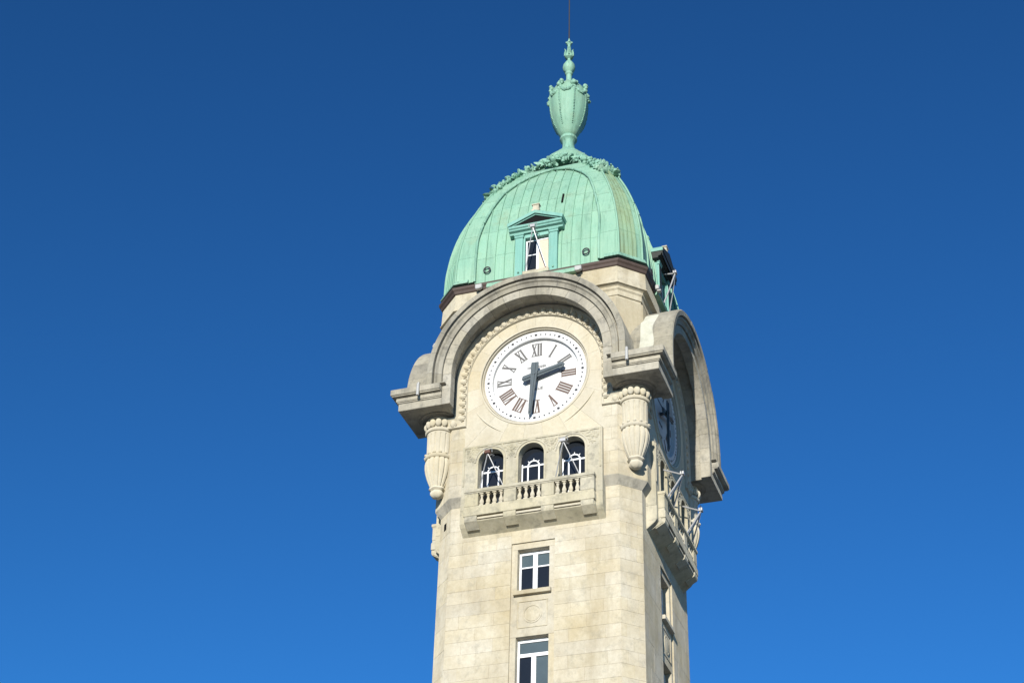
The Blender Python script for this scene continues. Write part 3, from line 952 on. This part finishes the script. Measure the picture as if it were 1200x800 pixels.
# --- urn finial
m = MB(); m.lathe([(.62, 14.14), (.66, 14.30), (.62, 14.42), (.42, 14.56), (.31, 14.80), (.275, 15.0), (.27, 15.2), (.32, 15.30), (.39, 15.36), (.40, 15.44), (.37, 15.52), (.30, 15.56)], 32)
urn = part('urn', m.mesh('urn', PATINA3, 40))
m = MB(); m.lathe([(.28, 15.52), (.36, 15.58), (.44, 15.72), (.56, 15.96), (.68, 16.24), (.78, 16.56), (.845, 16.9), (.885, 17.25), (.90, 17.6), (.89, 17.9), (.83, 18.15), (.72, 18.38), (.56, 18.58), (.38, 18.74), (.24, 18.86), (.17, 18.98)], 96, (0, 0), lambda a, z: 1 - (.015 * (0.5 + .5 * math.cos(8 * a)) ** 6 if z < 17.7 else 0))
link('bowl', m.mesh('bowl', PATINA, 40), urn)
rg = random.Random(11); mm = MB()
for i in range(8):
    a = 2 * PI * (i + .25) / 8
    for j in range(20):
        t = j / 19; aa = a + (t - .5) * 2 * PI / 8
        z = 18.12 - .42 * math.sin(PI * t); rr = .90 + .02 - .10 * (1 - math.sin(PI * t))
        mm.ball((rr * math.cos(aa) + rg.gauss(0, .012), rr * math.sin(aa), z + rg.gauss(0, .03)), rg.uniform(.05, .095), 7, 4)
    for j in range(9):
        mm.ball((.84 * math.cos(a + PI / 8) + rg.gauss(0, .05), .84 * math.sin(a + PI / 8) + rg.gauss(0, .05), 18.2 + rg.gauss(0, .11)), rg.uniform(.06, .12), 7, 4)
    for j in range(24):
        t = j / 23; z = 17.85 - 1.85 * t; rr = interp([(15.5, .3), (15.96, .56), (16.24, .68), (16.56, .78), (16.9, .845), (17.25, .885), (17.6, .9), (17.9, .89)], z) + .005
        mm.ball((rr * math.cos(a + PI / 8), rr * math.sin(a + PI / 8), z), .045 * (1 - .4 * t) + rg.random() * .015, 6, 4)
link('festoon', mm.mesh('festoon', PATINA3, 50), urn)
m = MB(); m.lathe([(.15, 18.9), (.19, 18.97), (.17, 19.03), (.135, 19.1), (.13, 19.42), (.18, 19.47), (.19, 19.53), (.15, 19.58), (.17, 19.62), (.26, 19.72), (.30, 19.88), (.27, 20.06), (.17, 20.24), (.08, 20.36), (.075, 20.46), (.13, 20.5), (.20, 20.56), (.21, 20.66), (.15, 20.80), (.10, 21.05), (.07, 21.30), (.07, 21.38), (.12, 21.44), (.135, 21.52), (.08, 21.60), (.03, 21.75), (.02, 21.9)], 24)
for i in range(5):
    a = 2 * PI * i / 5
    m.ball((.13 * math.cos(a), .13 * math.sin(a), 21.5), .055, 6, 4)
    m.tube([(.20 * math.cos(a), .20 * math.sin(a), 20.6), (.20 * math.cos(a), .20 * math.sin(a), 20.8), (.17 * math.cos(a), .17 * math.sin(a), 20.98), (.23 * math.cos(a), .23 * math.sin(a), 21.06)], [.05, .045, .035, .02], 6)
link('spire_finial', m.mesh('spire_finial', PATINA3, 40), urn)
m = MB(); m.tube([(0, 0, 21.8), (0, 0, 22.3)], .036, 8); m.tube([(0, 0, 22.3), (0, 0, 25.6)], .03, 8)
part('lightning_rod', m.mesh('lightning_rod', IRON, 40))

# ------------------------------------------------------------------ dormers
def dormer(k):
    mm = MB(); zt0, zt1 = 4.70, 6.88
    fd = 4.22
    # body behind the pilasters
    mm.box(-.90, -.50, 3.7, fd - .05, zt0, zt1 + .35); mm.box(.50, .90, 3.7, fd - .05, zt0, zt1 + .35)
    mm.box(-.50, .50, 3.7, fd - .05, 6.72, zt1 + .35); mm.box(-.50, .50, 3.7, fd - .03, zt0, 4.96)
    mm.box(-.50, .50, 3.60, 3.75, 4.9, 6.8)
    body = part('dormer', mm.mesh('dormer', PATINA4, None, .008), k)
    for s in (-1, 1):
        a, b = sorted((s * .57, s * .90))
        q = MB(); q.box(a, b, fd - .06, fd + .03, zt0 + .1, zt1 - .16); link('pilaster', q.mesh('pilaster', PATINA4, None, .012), body)
        q = MB(); q.box(a - .03, b + .03, fd - .06, fd + .055, zt1 - .158, zt1 - .05); q.box(a - .05, b + .05, fd - .06, fd + .08, zt1 - .05, zt1); link('pilaster_cap', q.mesh('pilaster_cap', PATINA4, None, .01), body)
        q = MB(); q.ball((s * .73, -(fd + .05), 4.95), .045, 8, 5); link('rosette', q.mesh('rosette', PATINA3, 50), body)
    # pediment: horizontal cornice, raking cornices, dark tympanum
    pz = 7.24; pd = 4.46
    q = MB(); q.prism([(4.0, zt1 + .02), (fd + .05, zt1 + .02), (fd + .06, zt1 + .10), (pd - .06, zt1 + .14), (pd - .06, zt1 + .20), (pd, zt1 + .24), (pd, pz - .02), (4.0, pz - .02)], 'u', -1.14, 1.14)
    ped = part('pediment', q.mesh('pediment', PATINA4 if k == 0 else SHADECU, None, .006), k)  # right-face cornice gets the dark colour as painted shade
    for s in (-1, 1):
        q = MB()
        q.prism([(s * 1.17, pz - .03), (s * 1.20, pz + .13), (s * 0.0, pz + .61), (s * 0.0, pz + .45)], 'd', 3.6, pd + .03)
        q.prism([(s * 1.12, pz + .02), (s * 0.0, pz + .46), (s * 0.0, pz + .40), (s * 1.0, pz - .005)], 'd', 3.6, pd - .045)
        link('raking_cornice', q.mesh('raking_cornice', PATINA4, None, .006), ped)
    q = MB(); q.prism([(-1.0, pz - .01), (1.0, pz - .01), (0, pz + .42)], 'd', 3.6, pd - .10); link('tympanum', q.mesh('tympanum', BLACK), ped)
    q = MB(); q.box(-.17, .17, 4.2, pd - .03, pz + .60, pz + .72); q.box(-.13, .13, 4.22, pd - .06, pz + .72, pz + .93); q.box(-.17, .17, 4.2, pd - .03, pz + .93, pz + .99)
    link('finial_block', q.mesh('finial_block', BALC, None, .015), ped)
    if k == 1:  # thin dark plates that paint shadow onto the right dormer's front
        q = MB(); q.prism([(-1.13, pz - .02), (1.13, pz - .02), (1.17, pz + .13), (0, pz + .60), (-1.17, pz + .13)], 'd', pd + .028, pd + .04); link('painted_shade_fascia', q.mesh('painted_shade_fascia', SHADECU), ped)
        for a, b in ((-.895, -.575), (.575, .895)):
            q = MB(); q.box(a, b, fd + .028, fd + .036, zt0 + .11, zt1 - .17); link('painted_shade_facing', q.mesh('painted_shade_facing', SHADECU), body)
        q = MB(); q.box(-1.13, 1.13, pd - .01, pd + .01, zt1 + .10, pz - .03); link('painted_shade_fascia', q.mesh('painted_shade_fascia', SHADECU), ped)
    # window
    wd = 4.02
    q = MB(); f = .055; z0, z1 = 5.02, 6.66
    q.box(-.5, -.5 + f, wd - .06, wd, z0, z1); q.box(.5 - f, .5, wd - .06, wd, z0, z1); q.box(-.5 + f, .5 - f, wd - .06, wd - .002, z0, z0 + .08); q.box(-.5 + f, .5 - f, wd - .06, wd - .002, z1 - f, z1)
    w = part('dormer_window', q.mesh('dormer_window', WHITE, None, .005), k)
    q = MB(); q.box(-.055, .055, wd - .055, wd + .01, z0 + .08, z1 - f); link('mullion', q.mesh('mullion', WHITE, None, .005), w)
    q = MB(); q.box(-.5 + f, -.055, wd - .05, wd - .012, 5.90, 5.94); link('glazing_bar', q.mesh('glazing_bar', WHITE), w)
    q = MB(); q.box(-.5 + f, -.055, wd - .045, wd - .03, 5.94, z1 - f); link('pane', q.mesh('pane', GLASS), w)
    q = MB(); q.box(-.5 + f, -.055, wd - .045, wd - .03, z0 + .08, 5.90); link('pane', q.mesh('pane', GLASS), w)
    q = MB(); q.box(.055, .5 - f, wd - .045, wd - .03, z0 + .08, z1 - f); link('board', q.mesh('board', OCHRE), w)
    q = MB(); q.box(-.55, .55, 3.9, fd + .06, 4.78, 4.965); link('sill', q.mesh('sill', BALC, None, .012), w)
for k in (0, 1): dormer(k)

# ------------------------------------------------------------------ window panel and balcony
PF = 4.30                                    # panel front
WX = (-1.58, 0.0, 1.58); WR = .50; WZ = -3.66  # window centres, radius, spring line
def arch_poly(cx, r, zs, zb, n=20):
    return [(cx - r, zb)] + [(cx + r * math.cos(PI - PI * i / n), zs + r * math.sin(PI - PI * i / n)) for i in range(n + 1)] + [(cx + r, zb)]
def panel_mesh():
    """wall panel with three arched openings"""
    mm = MB(); zb, zt = -5.6, ZP1
    d0, d1 = 3.75, PF
    def slab(poly): mm.prism(poly, 'd', d0, d1)
    xs = [-PW, WX[0] - WR, WX[0] + WR, WX[1] - WR, WX[1] + WR, WX[2] - WR, WX[2] + WR, PW]
    for i in range(0, 8, 2): slab([(xs[i], zb), (xs[i + 1], zb), (xs[i + 1], WZ), (xs[i], WZ)])
    # spandrel strip above the spring line cut by arcs
    n = 20
    for c in WX:
        for i in range(n):
            a0, a1 = PI - PI * i / n, PI - PI * (i + 1) / n
            p0 = (c + WR * math.cos(a0), WZ + WR * math.sin(a0)); p1 = (c + WR * math.cos(a1), WZ + WR * math.sin(a1))
            slab([p0, p1, (p1[0], zt), (p0[0], zt)])
    for a, b in ((xs[0], xs[1]), (xs[2], xs[3]), (xs[4], xs[5]), (xs[6], xs[7])): slab([(a, WZ), (b, WZ), (b, zt), (a, zt)])
    for c in WX: slab([(c - WR, zb), (c + WR, zb), (c + WR, zb + .02), (c - WR, zb + .02)])
    me = mm.mesh('window_panel', BALC)
    return me
pan_me = panel_mesh()
def archring(cx, r0, r1, d0, d1, zb, name, mat):
    mm = MB(); n = 24
    pts = [(1, 0, zb - WZ)] + [(math.cos(PI * i / n), math.sin(PI * i / n), 0) for i in range(n + 1)] + [(-1, 0, zb - WZ)]
    rings = []
    for c, s, dz in pts:
        rings.append([(cx + c * q, -d, WZ + s * q + dz) for q, d in ((r0, d0), (r0, d1), (r1, d1), (r1, d0))])
    mm.loft(rings); return mm.mesh(name, mat, 30)
rgc = random.Random(9)
def carving_mesh():
    mm = MB()
    # low relief foliage over the arches
    for i in range(430):
        u = rgc.uniform(-PW + .2, PW - .2); z = rgc.uniform(-3.55, ZP1 - .14)
        if any(math.hypot(u - c, max(0, z - WZ)) < WR + .17 for c in WX) : continue
        rot = Matrix.Rotation(rgc.uniform(0, 6.28), 3, 'Y')
        mm.ball((u, -(PF + .002), z), rgc.uniform(.05, .10), 6, 4, (1.2, .32, .55), rot)
    for c in (-.79, .79):
        for i in range(16):
            a = 2 * PI * i / 16; mm.ball((c + .10 * math.cos(a), -(PF + .02), -3.20 + .10 * math.sin(a)), .05, 6, 4, (1, .5, 1))
        mm.ball((c, -(PF + .02), -3.2), .07, 8, 5, (1, .7, 1))
    # frame fillets
    for (a, b, c, d_) in ((-PW + .05, PW - .05, ZP1 - .10, ZP1 - .05), (-PW + .05, -PW + .10, -4.6, ZP1 - .1), (PW - .10, PW - .05, -4.6, ZP1 - .1)):
        mm.box(a, b, PF - .01, PF + .03, c, d_)
    return mm.mesh('relief_carving', BALC, 60)
carve_me = carving_mesh()
arc_me = [archring(c, WR - .002, WR + .075, PF - .02, PF + .035, -5.0, 'arch_moulding', BALC) for c in WX]
arc2_me = [archring(c, WR + .105, WR + .16, PF - .02, PF + .03, WZ, 'arch_moulding', BALC) for c in WX]
WD = 4.03
def arched_window(cx, k):
    mm = MB(); n = 24; fr = .012; zb = -5.6
    pts = [(1, 0, zb - WZ)] + [(math.cos(PI * i / n), math.sin(PI * i / n), 0) for i in range(n + 1)] + [(-1, 0, zb - WZ)]
    zs = -3.98; ro = WR - .06
    for sg in (-1, 1):
        a_, b_ = sorted((cx + sg * (ro + .02), cx + sg * (ro - .025))); mm.box(a_, b_, WD - .05, WD, zb, zs + .10)
    # radiating fan and inner arch
    ri = .215
    rings = [[(cx + c * q, -d, zs + s * q) for q, d in ((ri - .025, WD - .04), (ri - .025, WD - .005), (ri + .025, WD - .005), (ri + .025, WD - .04))] for c, s, dz in pts[1:-1]]
    mm.loft(rings)
    w = part('arched_window', mm.mesh('arched_window', WHITE, 35), k)
    for a in (PI / 4, PI / 2, 3 * PI / 4):
        q = MB(); c, s = math.cos(a), math.sin(a)
        q.tube([(cx + c * ri, -(WD - .02), zs + s * ri), (cx + c * .31, -(WD - .02), zs + s * .31)], .018, 6); link('glazing_bar', q.mesh('glazing_bar', WHITE), w)
    q = MB(); q.box(cx - ro, cx + ro, WD - .04, WD + .002, zs - .035, zs + .03); link('transom', q.mesh('transom', WHITE), w)
    for s in (-1, 1):
        q = MB(); q.box(cx + s * ri - .027, cx + s * ri + .027, WD - .04, WD - .002, zb, zs - .03); link('glazing_bar', q.mesh('glazing_bar', WHITE), w)
    q = MB(); q.prism(arch_poly(cx, ro, zs, zb), 'd', WD - .045, WD - .03); link('pane', q.mesh('pane', GLASS), w)
    q = MB(); q.prism(arch_poly(cx, WR + .02, WZ, zb), 'd', WD - .22, WD - .06); link('reveal_back', q.mesh('reveal_back', GLASS), w)
BF = 4.57; BWD = 2.50                        # balcony front and half-width
def baluster_mesh():
    mm = MB()
    mm.box(-.075, .075, -.075, .075, 0, .05); mm.box(-.075, .075, -.075, .075, .47, .52)
    mm.lathe([(.045, .05), (.06, .08), (.085, .14), (.08, .20), (.05, .28), (.035, .36), (.05, .40), (.06, .43), (.05, .47)], 12)
    return mm.mesh('baluster', CARVE, 40)
bal_me = baluster_mesh()
RT, RBm = -4.93, -5.10                       # rail top / bottom
for k in FACES:
    pn = part('window_panel', pan_me, k)
    if k < 2:
        link('relief_carving', carve_me, pn)
        for me in arc_me + arc2_me: link('arch_moulding', me, pn)
        for c in WX: arched_window(c, k)
    # corbelled body of the balcony: side profile (d,z) extruded across
    mm = MB()
    prof = [(3.6, -5.62), (PF + .02, -5.62), (PF + .02, -6.12), (4.18, -6.30), (h - .02, -6.58), (3.6, -6.58)]
    mm.prism([(3.6, -5.60), (PF + .012, -5.60), (PF + .012, -6.18), (4.22, -6.30), (h - .03, -6.57), (3.6, -6.57)], 'u', -PW - .004, PW + .004)
    bal = part('balcony', mm.mesh('balcony', BALC, None, .02), k)
    mm = MB(); mm.box(-BWD, BWD, PF, BF, -6.03, -5.74); mm.box(-BWD + .03, BWD - .03, PF, BF - .03, -5.74, -5.62)
    link('base_course', mm.mesh('base_course', BALC, None, .012), bal)
    mm = MB(); mm.box(-BWD + .02, BWD - .02, PF - .05, BF - .16, -6.20, -6.03); link('fascia', mm.mesh('fascia', BALC, None, .006), bal)
    mm = MB(); mm.prism([(PF - .1, -6.19), (BF - .09, -6.19), (BF - .09, -6.23), (h - .01, -6.55), (h - .1, -6.55)], 'u', -BWD + .01, BWD - .01); link('sloping_soffit', mm.mesh('sloping_soffit', BALC, None, .006), bal)
    for u in (-2.22, -.72, .72, 2.22):
        q = MB(); q.prism([(PF - .04, -6.03), (BF - .015, -6.03), (BF - .015, -6.15), (BF - .04, -6.235), (h + .28, -6.44), (h + .2, -6.3)], 'u', u - .24, u + .24); link('bracket', q.mesh('bracket', BALC, None, .012), bal)
    for a, b in ((-2.22 + .25, -.72 - .25), (-.72 + .25, .72 - .25), (.72 + .25, 2.22 - .25)):
        q = MB(); q.box(a, b, PF - .04, BF - .05, -6.165, -6.085); link('drip_moulding', q.mesh('drip_moulding', CARVE, None, .01), bal)
    # rail and piers
    mm = MB(); mm.box(-BWD - .0, BWD + .0, PF - .02, BF + .02, RBm + .05, RT); mm.box(-BWD + .02, BWD - .02, PF - .02, BF - .005, RBm, RBm + .05); link('rail', mm.mesh('rail', BALC, None, .012), bal)
    GR = [(-1.96, -.96), (-.49, .49), (.96, 1.96)]
    piers = [(-BWD + .02, GR[0][0]), (GR[0][1], GR[1][0]), (GR[1][1], GR[2][0]), (GR[2][1], BWD - .02)]
    for a, b in piers:
        q = MB(); q.box(a, b, PF + .002, BF - .025, -5.62, RBm); link('pier', q.mesh('pier', BALC, None, .01), bal)
    if k < 2:
        for a, b in GR:
            for j in range(4):
                link('baluster', bal_me, bal, (a + (b - a) * (j + .5) / 4, -(BF - .12), -5.62))

# dark little rainwater opening under the left corbel
q = MB(); q.box(-.09, .09, -.02, .01, -.14, .14)
l_, r_ = fr_left(0, .004, -5.78)
link('drain_opening', q.mesh('drain_opening', BLACK), shaft, l_, r_)

# ------------------------------------------------------------------ clocks
def stroke(mm, x0, y0, x1, y1, w, d0, d1):
    dx, dy = x1 - x0, y1 - y0; L = math.hypot(dx, dy); nx, ny = -dy / L * w / 2, dx / L * w / 2
    mm.prism([(x0 + nx, y0 + ny), (x1 + nx, y1 + ny), (x1 - nx, y1 - ny), (x0 - nx, y0 - ny)], 'd', d0, d1)
NUM = ['XII', 'I', 'II', 'III', 'IIII', 'V', 'VI', 'VII', 'VIII', 'IX', 'X', 'XI']
def numeral_mesh(txt):
    mm = MB(); H_ = .56; hw = H_ / 2; d = 0.0
    wid = {'I': .108, 'V': .215, 'X': .225}; gap = .0
    tot = sum(wid[c] for c in txt); x = -tot / 2; lay_ = 0
    for c in txt:
        w = wid[c]; xc = x + w / 2; e = .0006 * lay_; lay_ += 1
        if c == 'I': stroke(mm, xc, -hw, xc, hw, .074, -.004, .010 + e)
        elif c == 'V':
            stroke(mm, xc - w * .34, hw, xc, -hw, .074, -.004, .010 + e); stroke(mm, xc + w * .34, hw, xc, -hw, .04, -.004, .0085 + e)
        else:
            stroke(mm, xc - w * .34, hw, xc + w * .34, -hw, .074, -.004, .010 + e); stroke(mm, xc + w * .34, hw, xc - w * .34, -hw, .04, -.004, .0085 + e)
        x += w
    for s in (-1, 1):
        if txt[-1] != 'V' or s > 0:
            mm.prism([(-tot / 2, s * hw - .014), (tot / 2, s * hw - .014), (tot / 2, s * hw + .014), (-tot / 2, s * hw + .014)], 'd', -.004, .0125)
    return mm.mesh('numeral', NUMER if txt in ('III', 'IIII', 'V', 'VI', 'VII', 'VIII') else NUMGR)
num_me = {t: numeral_mesh(t) for t in NUM}
def text_mesh(txt, size):
    cu = bpy.data.curves.new('lettering', 'FONT'); cu.body = txt; cu.size = size; cu.align_x = 'CENTER'; cu.align_y = 'CENTER'; cu.extrude = .006; cu.offset = .006; cu.space_character = 1.1
    o = bpy.data.objects.new('tmp', cu); COL.objects.link(o)
    dg = bpy.context.evaluated_depsgraph_get()
    me = bpy.data.meshes.new_from_object(o.evaluated_get(dg)); me.name = 'lettering'
    bpy.data.objects.remove(o)
    me.materials.clear(); me.materials.append(LETTER)
    return me
txt_me = [text_mesh('HORLOGES', .135), text_mesh('BRILLIÉ', .15)]
DD = 3.88                                   # face of the inner dial
def clock(k, label):
    root = bpy.data.objects.new('clock', None); COL.objects.link(root)
    M3 = Matrix.Rotation(k * PI / 2, 3, 'Z')
    root.location = (M3 @ Vector((0, -3.90, 0))) + Vector((0, 0, ZC)); root.rotation_euler = (0, 0, k * PI / 2)
    tag(root, label, 'clock', 'clocks of the tower')
    off = Vector((0, 3.90, 0))
    def sub(name, me, loc=(0, 0, 0), rot=(0, 0, 0), par=None):
        o = bpy.data.objects.new(name, me); COL.objects.link(o); o.parent = par or root
        o.location = (Vector(loc) + off) if par is None else Vector(loc); o.rotation_euler = rot; return o
    mm = MB(); n = 96
    mm.lathe([(.0, 0), (1.78, 0), (1.78, -.06), (0, -.06)], n)
    di = sub('dial', dial_me)
    sub('chapter_ring', ring_me); sub('dial_joints', joint_me)
    for i, t in enumerate(NUM):
        a = PI / 2 - 2 * PI * i / 12
        sub('numeral', num_me[t], (1.30 * math.cos(a), -(DD + .0), 1.30 * math.sin(a)), (0, -(a - PI / 2), 0))
    tag(sub('minute_track', dots_me), kind='stuff')
    for me, z, x in ((txt_me[0], .50, 0), (txt_me[1], -.50, 0)):
        sub('lettering', me, (x, -(DD + .002), z), (PI / 2, 0, 0))
    am = R(-(180 + 4.5)); ah = R(-(76))
    sub('hour_hand', hour_me, (0, -(DD + .22), 0), (0, -ah, 0))
    sub('minute_hand', minute_me, (0, -(DD + .31), 0), (0, -am, 0))
    sub('arbor', arbor_me)
n_ = 96
mm = MB()
rings = [[(q * c, -d, q * s) for q, d in ((.0005, DD - .05), (.0005, DD), (1.785, DD), (1.785, DD - .05))] for c, s in circ]
mm.loft(rings + [rings[0]], True, False)
# faint joints between the enamel sectors
dial_me = mm.mesh('dial', ENAMEL, 30)
ring_me = ringmesh('chapter_ring', [(1.74, DD - .05), (1.74, DD + .145), (1.76, DD + .16), (2.045, DD + .16), (2.058, DD + .14), (2.058, DD - .05)], ENAMEL, 40)
mm = MB()
for i in range(60):
    a = 2 * PI * i / 60; big = i % 5 == 0
    c, s = 1.90 * math.cos(a), 1.90 * math.sin(a); r_ = .052 if big else .033
    V = [(c + r_ * math.cos(2 * PI * j / 8) * (1.15 if big else 1), s + r_ * math.sin(2 * PI * j / 8)) for j in range(8)]
    mm.prism(V, 'd', DD + .158, DD + .167)
dots_me = mm.mesh('minute_track', DOTS)
mm = MB()
for i in range(12):
    a = 2 * PI * (i + .5) / 12; c, s_ = math.cos(a), math.sin(a)
    mm.prism([(c * .95 - s_ * .007, s_ * .95 + c * .007), (c * .95 + s_ * .007, s_ * .95 - c * .007), (c * 1.738 + s_ * .007, s_ * 1.738 - c * .007), (c * 1.738 - s_ * .007, s_ * 1.738 + c * .007)], 'd', DD - .002, DD + .003)
rings = [[(q * c, -d, q * s_) for q, d in ((.94, DD - .002), (.94, DD + .003), (.955, DD + .003), (.955, DD - .002))] for c, s_ in circ]
mm.loft(rings + [rings[0]], True, False)
joint_me = mm.mesh('dial_joints', JOINT)
def hand_mesh(pts, name, th=.05, rib=.035):
    mm = MB(); mm.prism(pts, 'd', -th / 2, th / 2)
    # raised rib along the middle
    top = max(p[1] for p in pts) * .93; bot = min(p[1] for p in pts) * .9
    mm.prism([(-.05, bot), (.05, bot), (.035, top), (-.035, top)], 'd', th / 2 - .004, th / 2 + rib)
    return mm.mesh(name, HAND, None, .008)
minute_me = hand_mesh([(-.14, -.52), (.14, -.52), (.155, -.3), (.13, 0), (.085, 1.0), (.06, 1.78), (0, 1.86), (-.06, 1.78), (-.085, 1.0), (-.13, 0), (-.155, -.3)], 'minute_hand')
hour_me = hand_mesh([(-.13, -.46), (0, -.54), (.13, -.46), (.13, 0), (.10, .95), (.15, 1.02), (.12, 1.16), (0, 1.24), (-.12, 1.16), (-.15, 1.02), (-.10, .95), (-.13, 0)], 'hour_hand')
mm = MB(); rings = [[(q * math.cos(2 * PI * i / 16), -d, q * math.sin(2 * PI * i / 16)) for q, d in ((.05, DD - .02), (.05, DD + .38))] for i in range(16)]
mm.loft([[(.07 * math.cos(2 * PI * i / 16), -d, .07 * math.sin(2 * PI * i / 16)) for i in range(16)] for d in (DD - .01, DD + .38)])
arbor_me = mm.mesh('arbor', HAND, 40)
clock(0, 'white dial with roman numerals on the sunlit face, its brown numerals fully visible')
clock(1, 'clock dial in blue shade on the narrow receding face, half hidden by the corner block')

# ------------------------------------------------------------------ floodlights on brackets
def floodlight(k, T, feet, back, label, head=STEEL):
    root = bpy.data.objects.new('floodlight', None); COL.objects.link(root)
    M3 = Matrix.Rotation(k * PI / 2, 3, 'Z')
    base = Vector(feet[0])
    root.location = (M3 @ base) + Vector((0, 0, ZC)); root.rotation_euler = (0, 0, k * PI / 2)
    tag(root, label, 'floodlight', 'floodlights bracketed to the tower')
    T = Vector(T)
    def sub(name, mm, mat):
        me = mm.mesh(name, mat, 40); o = bpy.data.objects.new(name, me); COL.objects.link(o); o.parent = root; return o
    for f in feet:
        q = MB(); f = Vector(f); md = (f + T) / 2 + Vector((0, -.02, .01)); q.tube([f - base, md - base, T - base], .021 if k == 0 else .034, 6); sub('bracket_leg', q, STEEL)
    q = MB(); q.tube([T - base, Vector(back) - base], .03, 6); sub('strut', q, STEEL)
    q = MB(); q.box(-.10, .10, -.07, .07, -.02, .10); v = [Vector(a) + T - base for a in q.v]; q.v = [tuple(a) for a in v]; sub('lamp_housing', q, head)
    q = MB(); q.box(-.08, .08, -.05, .05, .101, .115); q.v = [tuple(Vector(a) + T - base) for a in q.v]; sub('lamp_glass', q, LEAD)
    q = MB(); q.tube([T - base + Vector((-.17, 0, .02)), T - base + Vector((-.17, -.02, .16)), T - base + Vector((.17, -.02, .16)), T - base + Vector((.17, 0, .02))], .015, 6); sub('yoke', q, STEEL)
def fl(k, u, s, label):
    floodlight(k, (u, -5.02, -3.76), [(u - .45, -4.50, RT), (u + .46, -4.50, RT)] + ([(u - .12, -4.46, RT)] if k else []), (u - .02, -4.30, -3.45), label, RUST if (k == 0 and u < 0) else STEEL)
fl(0, -1.46, 1, 'floodlight on the sunlit balcony rail, before the arched window beside the slim left corner')
fl(0, 1.46, 1, 'floodlight on the sunlit balcony rail, before the arched window nearest the lit chamfered corner')
fl(1, -1.46, 1, 'white floodlight bracket on the shaded balcony, closer to the chamfered corner')
fl(1, 1.46, 1, 'white floodlight bracket on the shaded balcony, standing out against the blue sky')
def fd_(k, label):
    floodlight(k, (.0, -4.70, 6.78), [(-.42, -4.26, 5.0), (.44, -4.26, 5.0)], (.02, -4.2, 6.86), label)
fd_(0, 'bent pale floodlight bracket across the window of the sunlit dormer')
fd_(1, 'pale floodlight bracket jutting from the dark dormer seen side on')
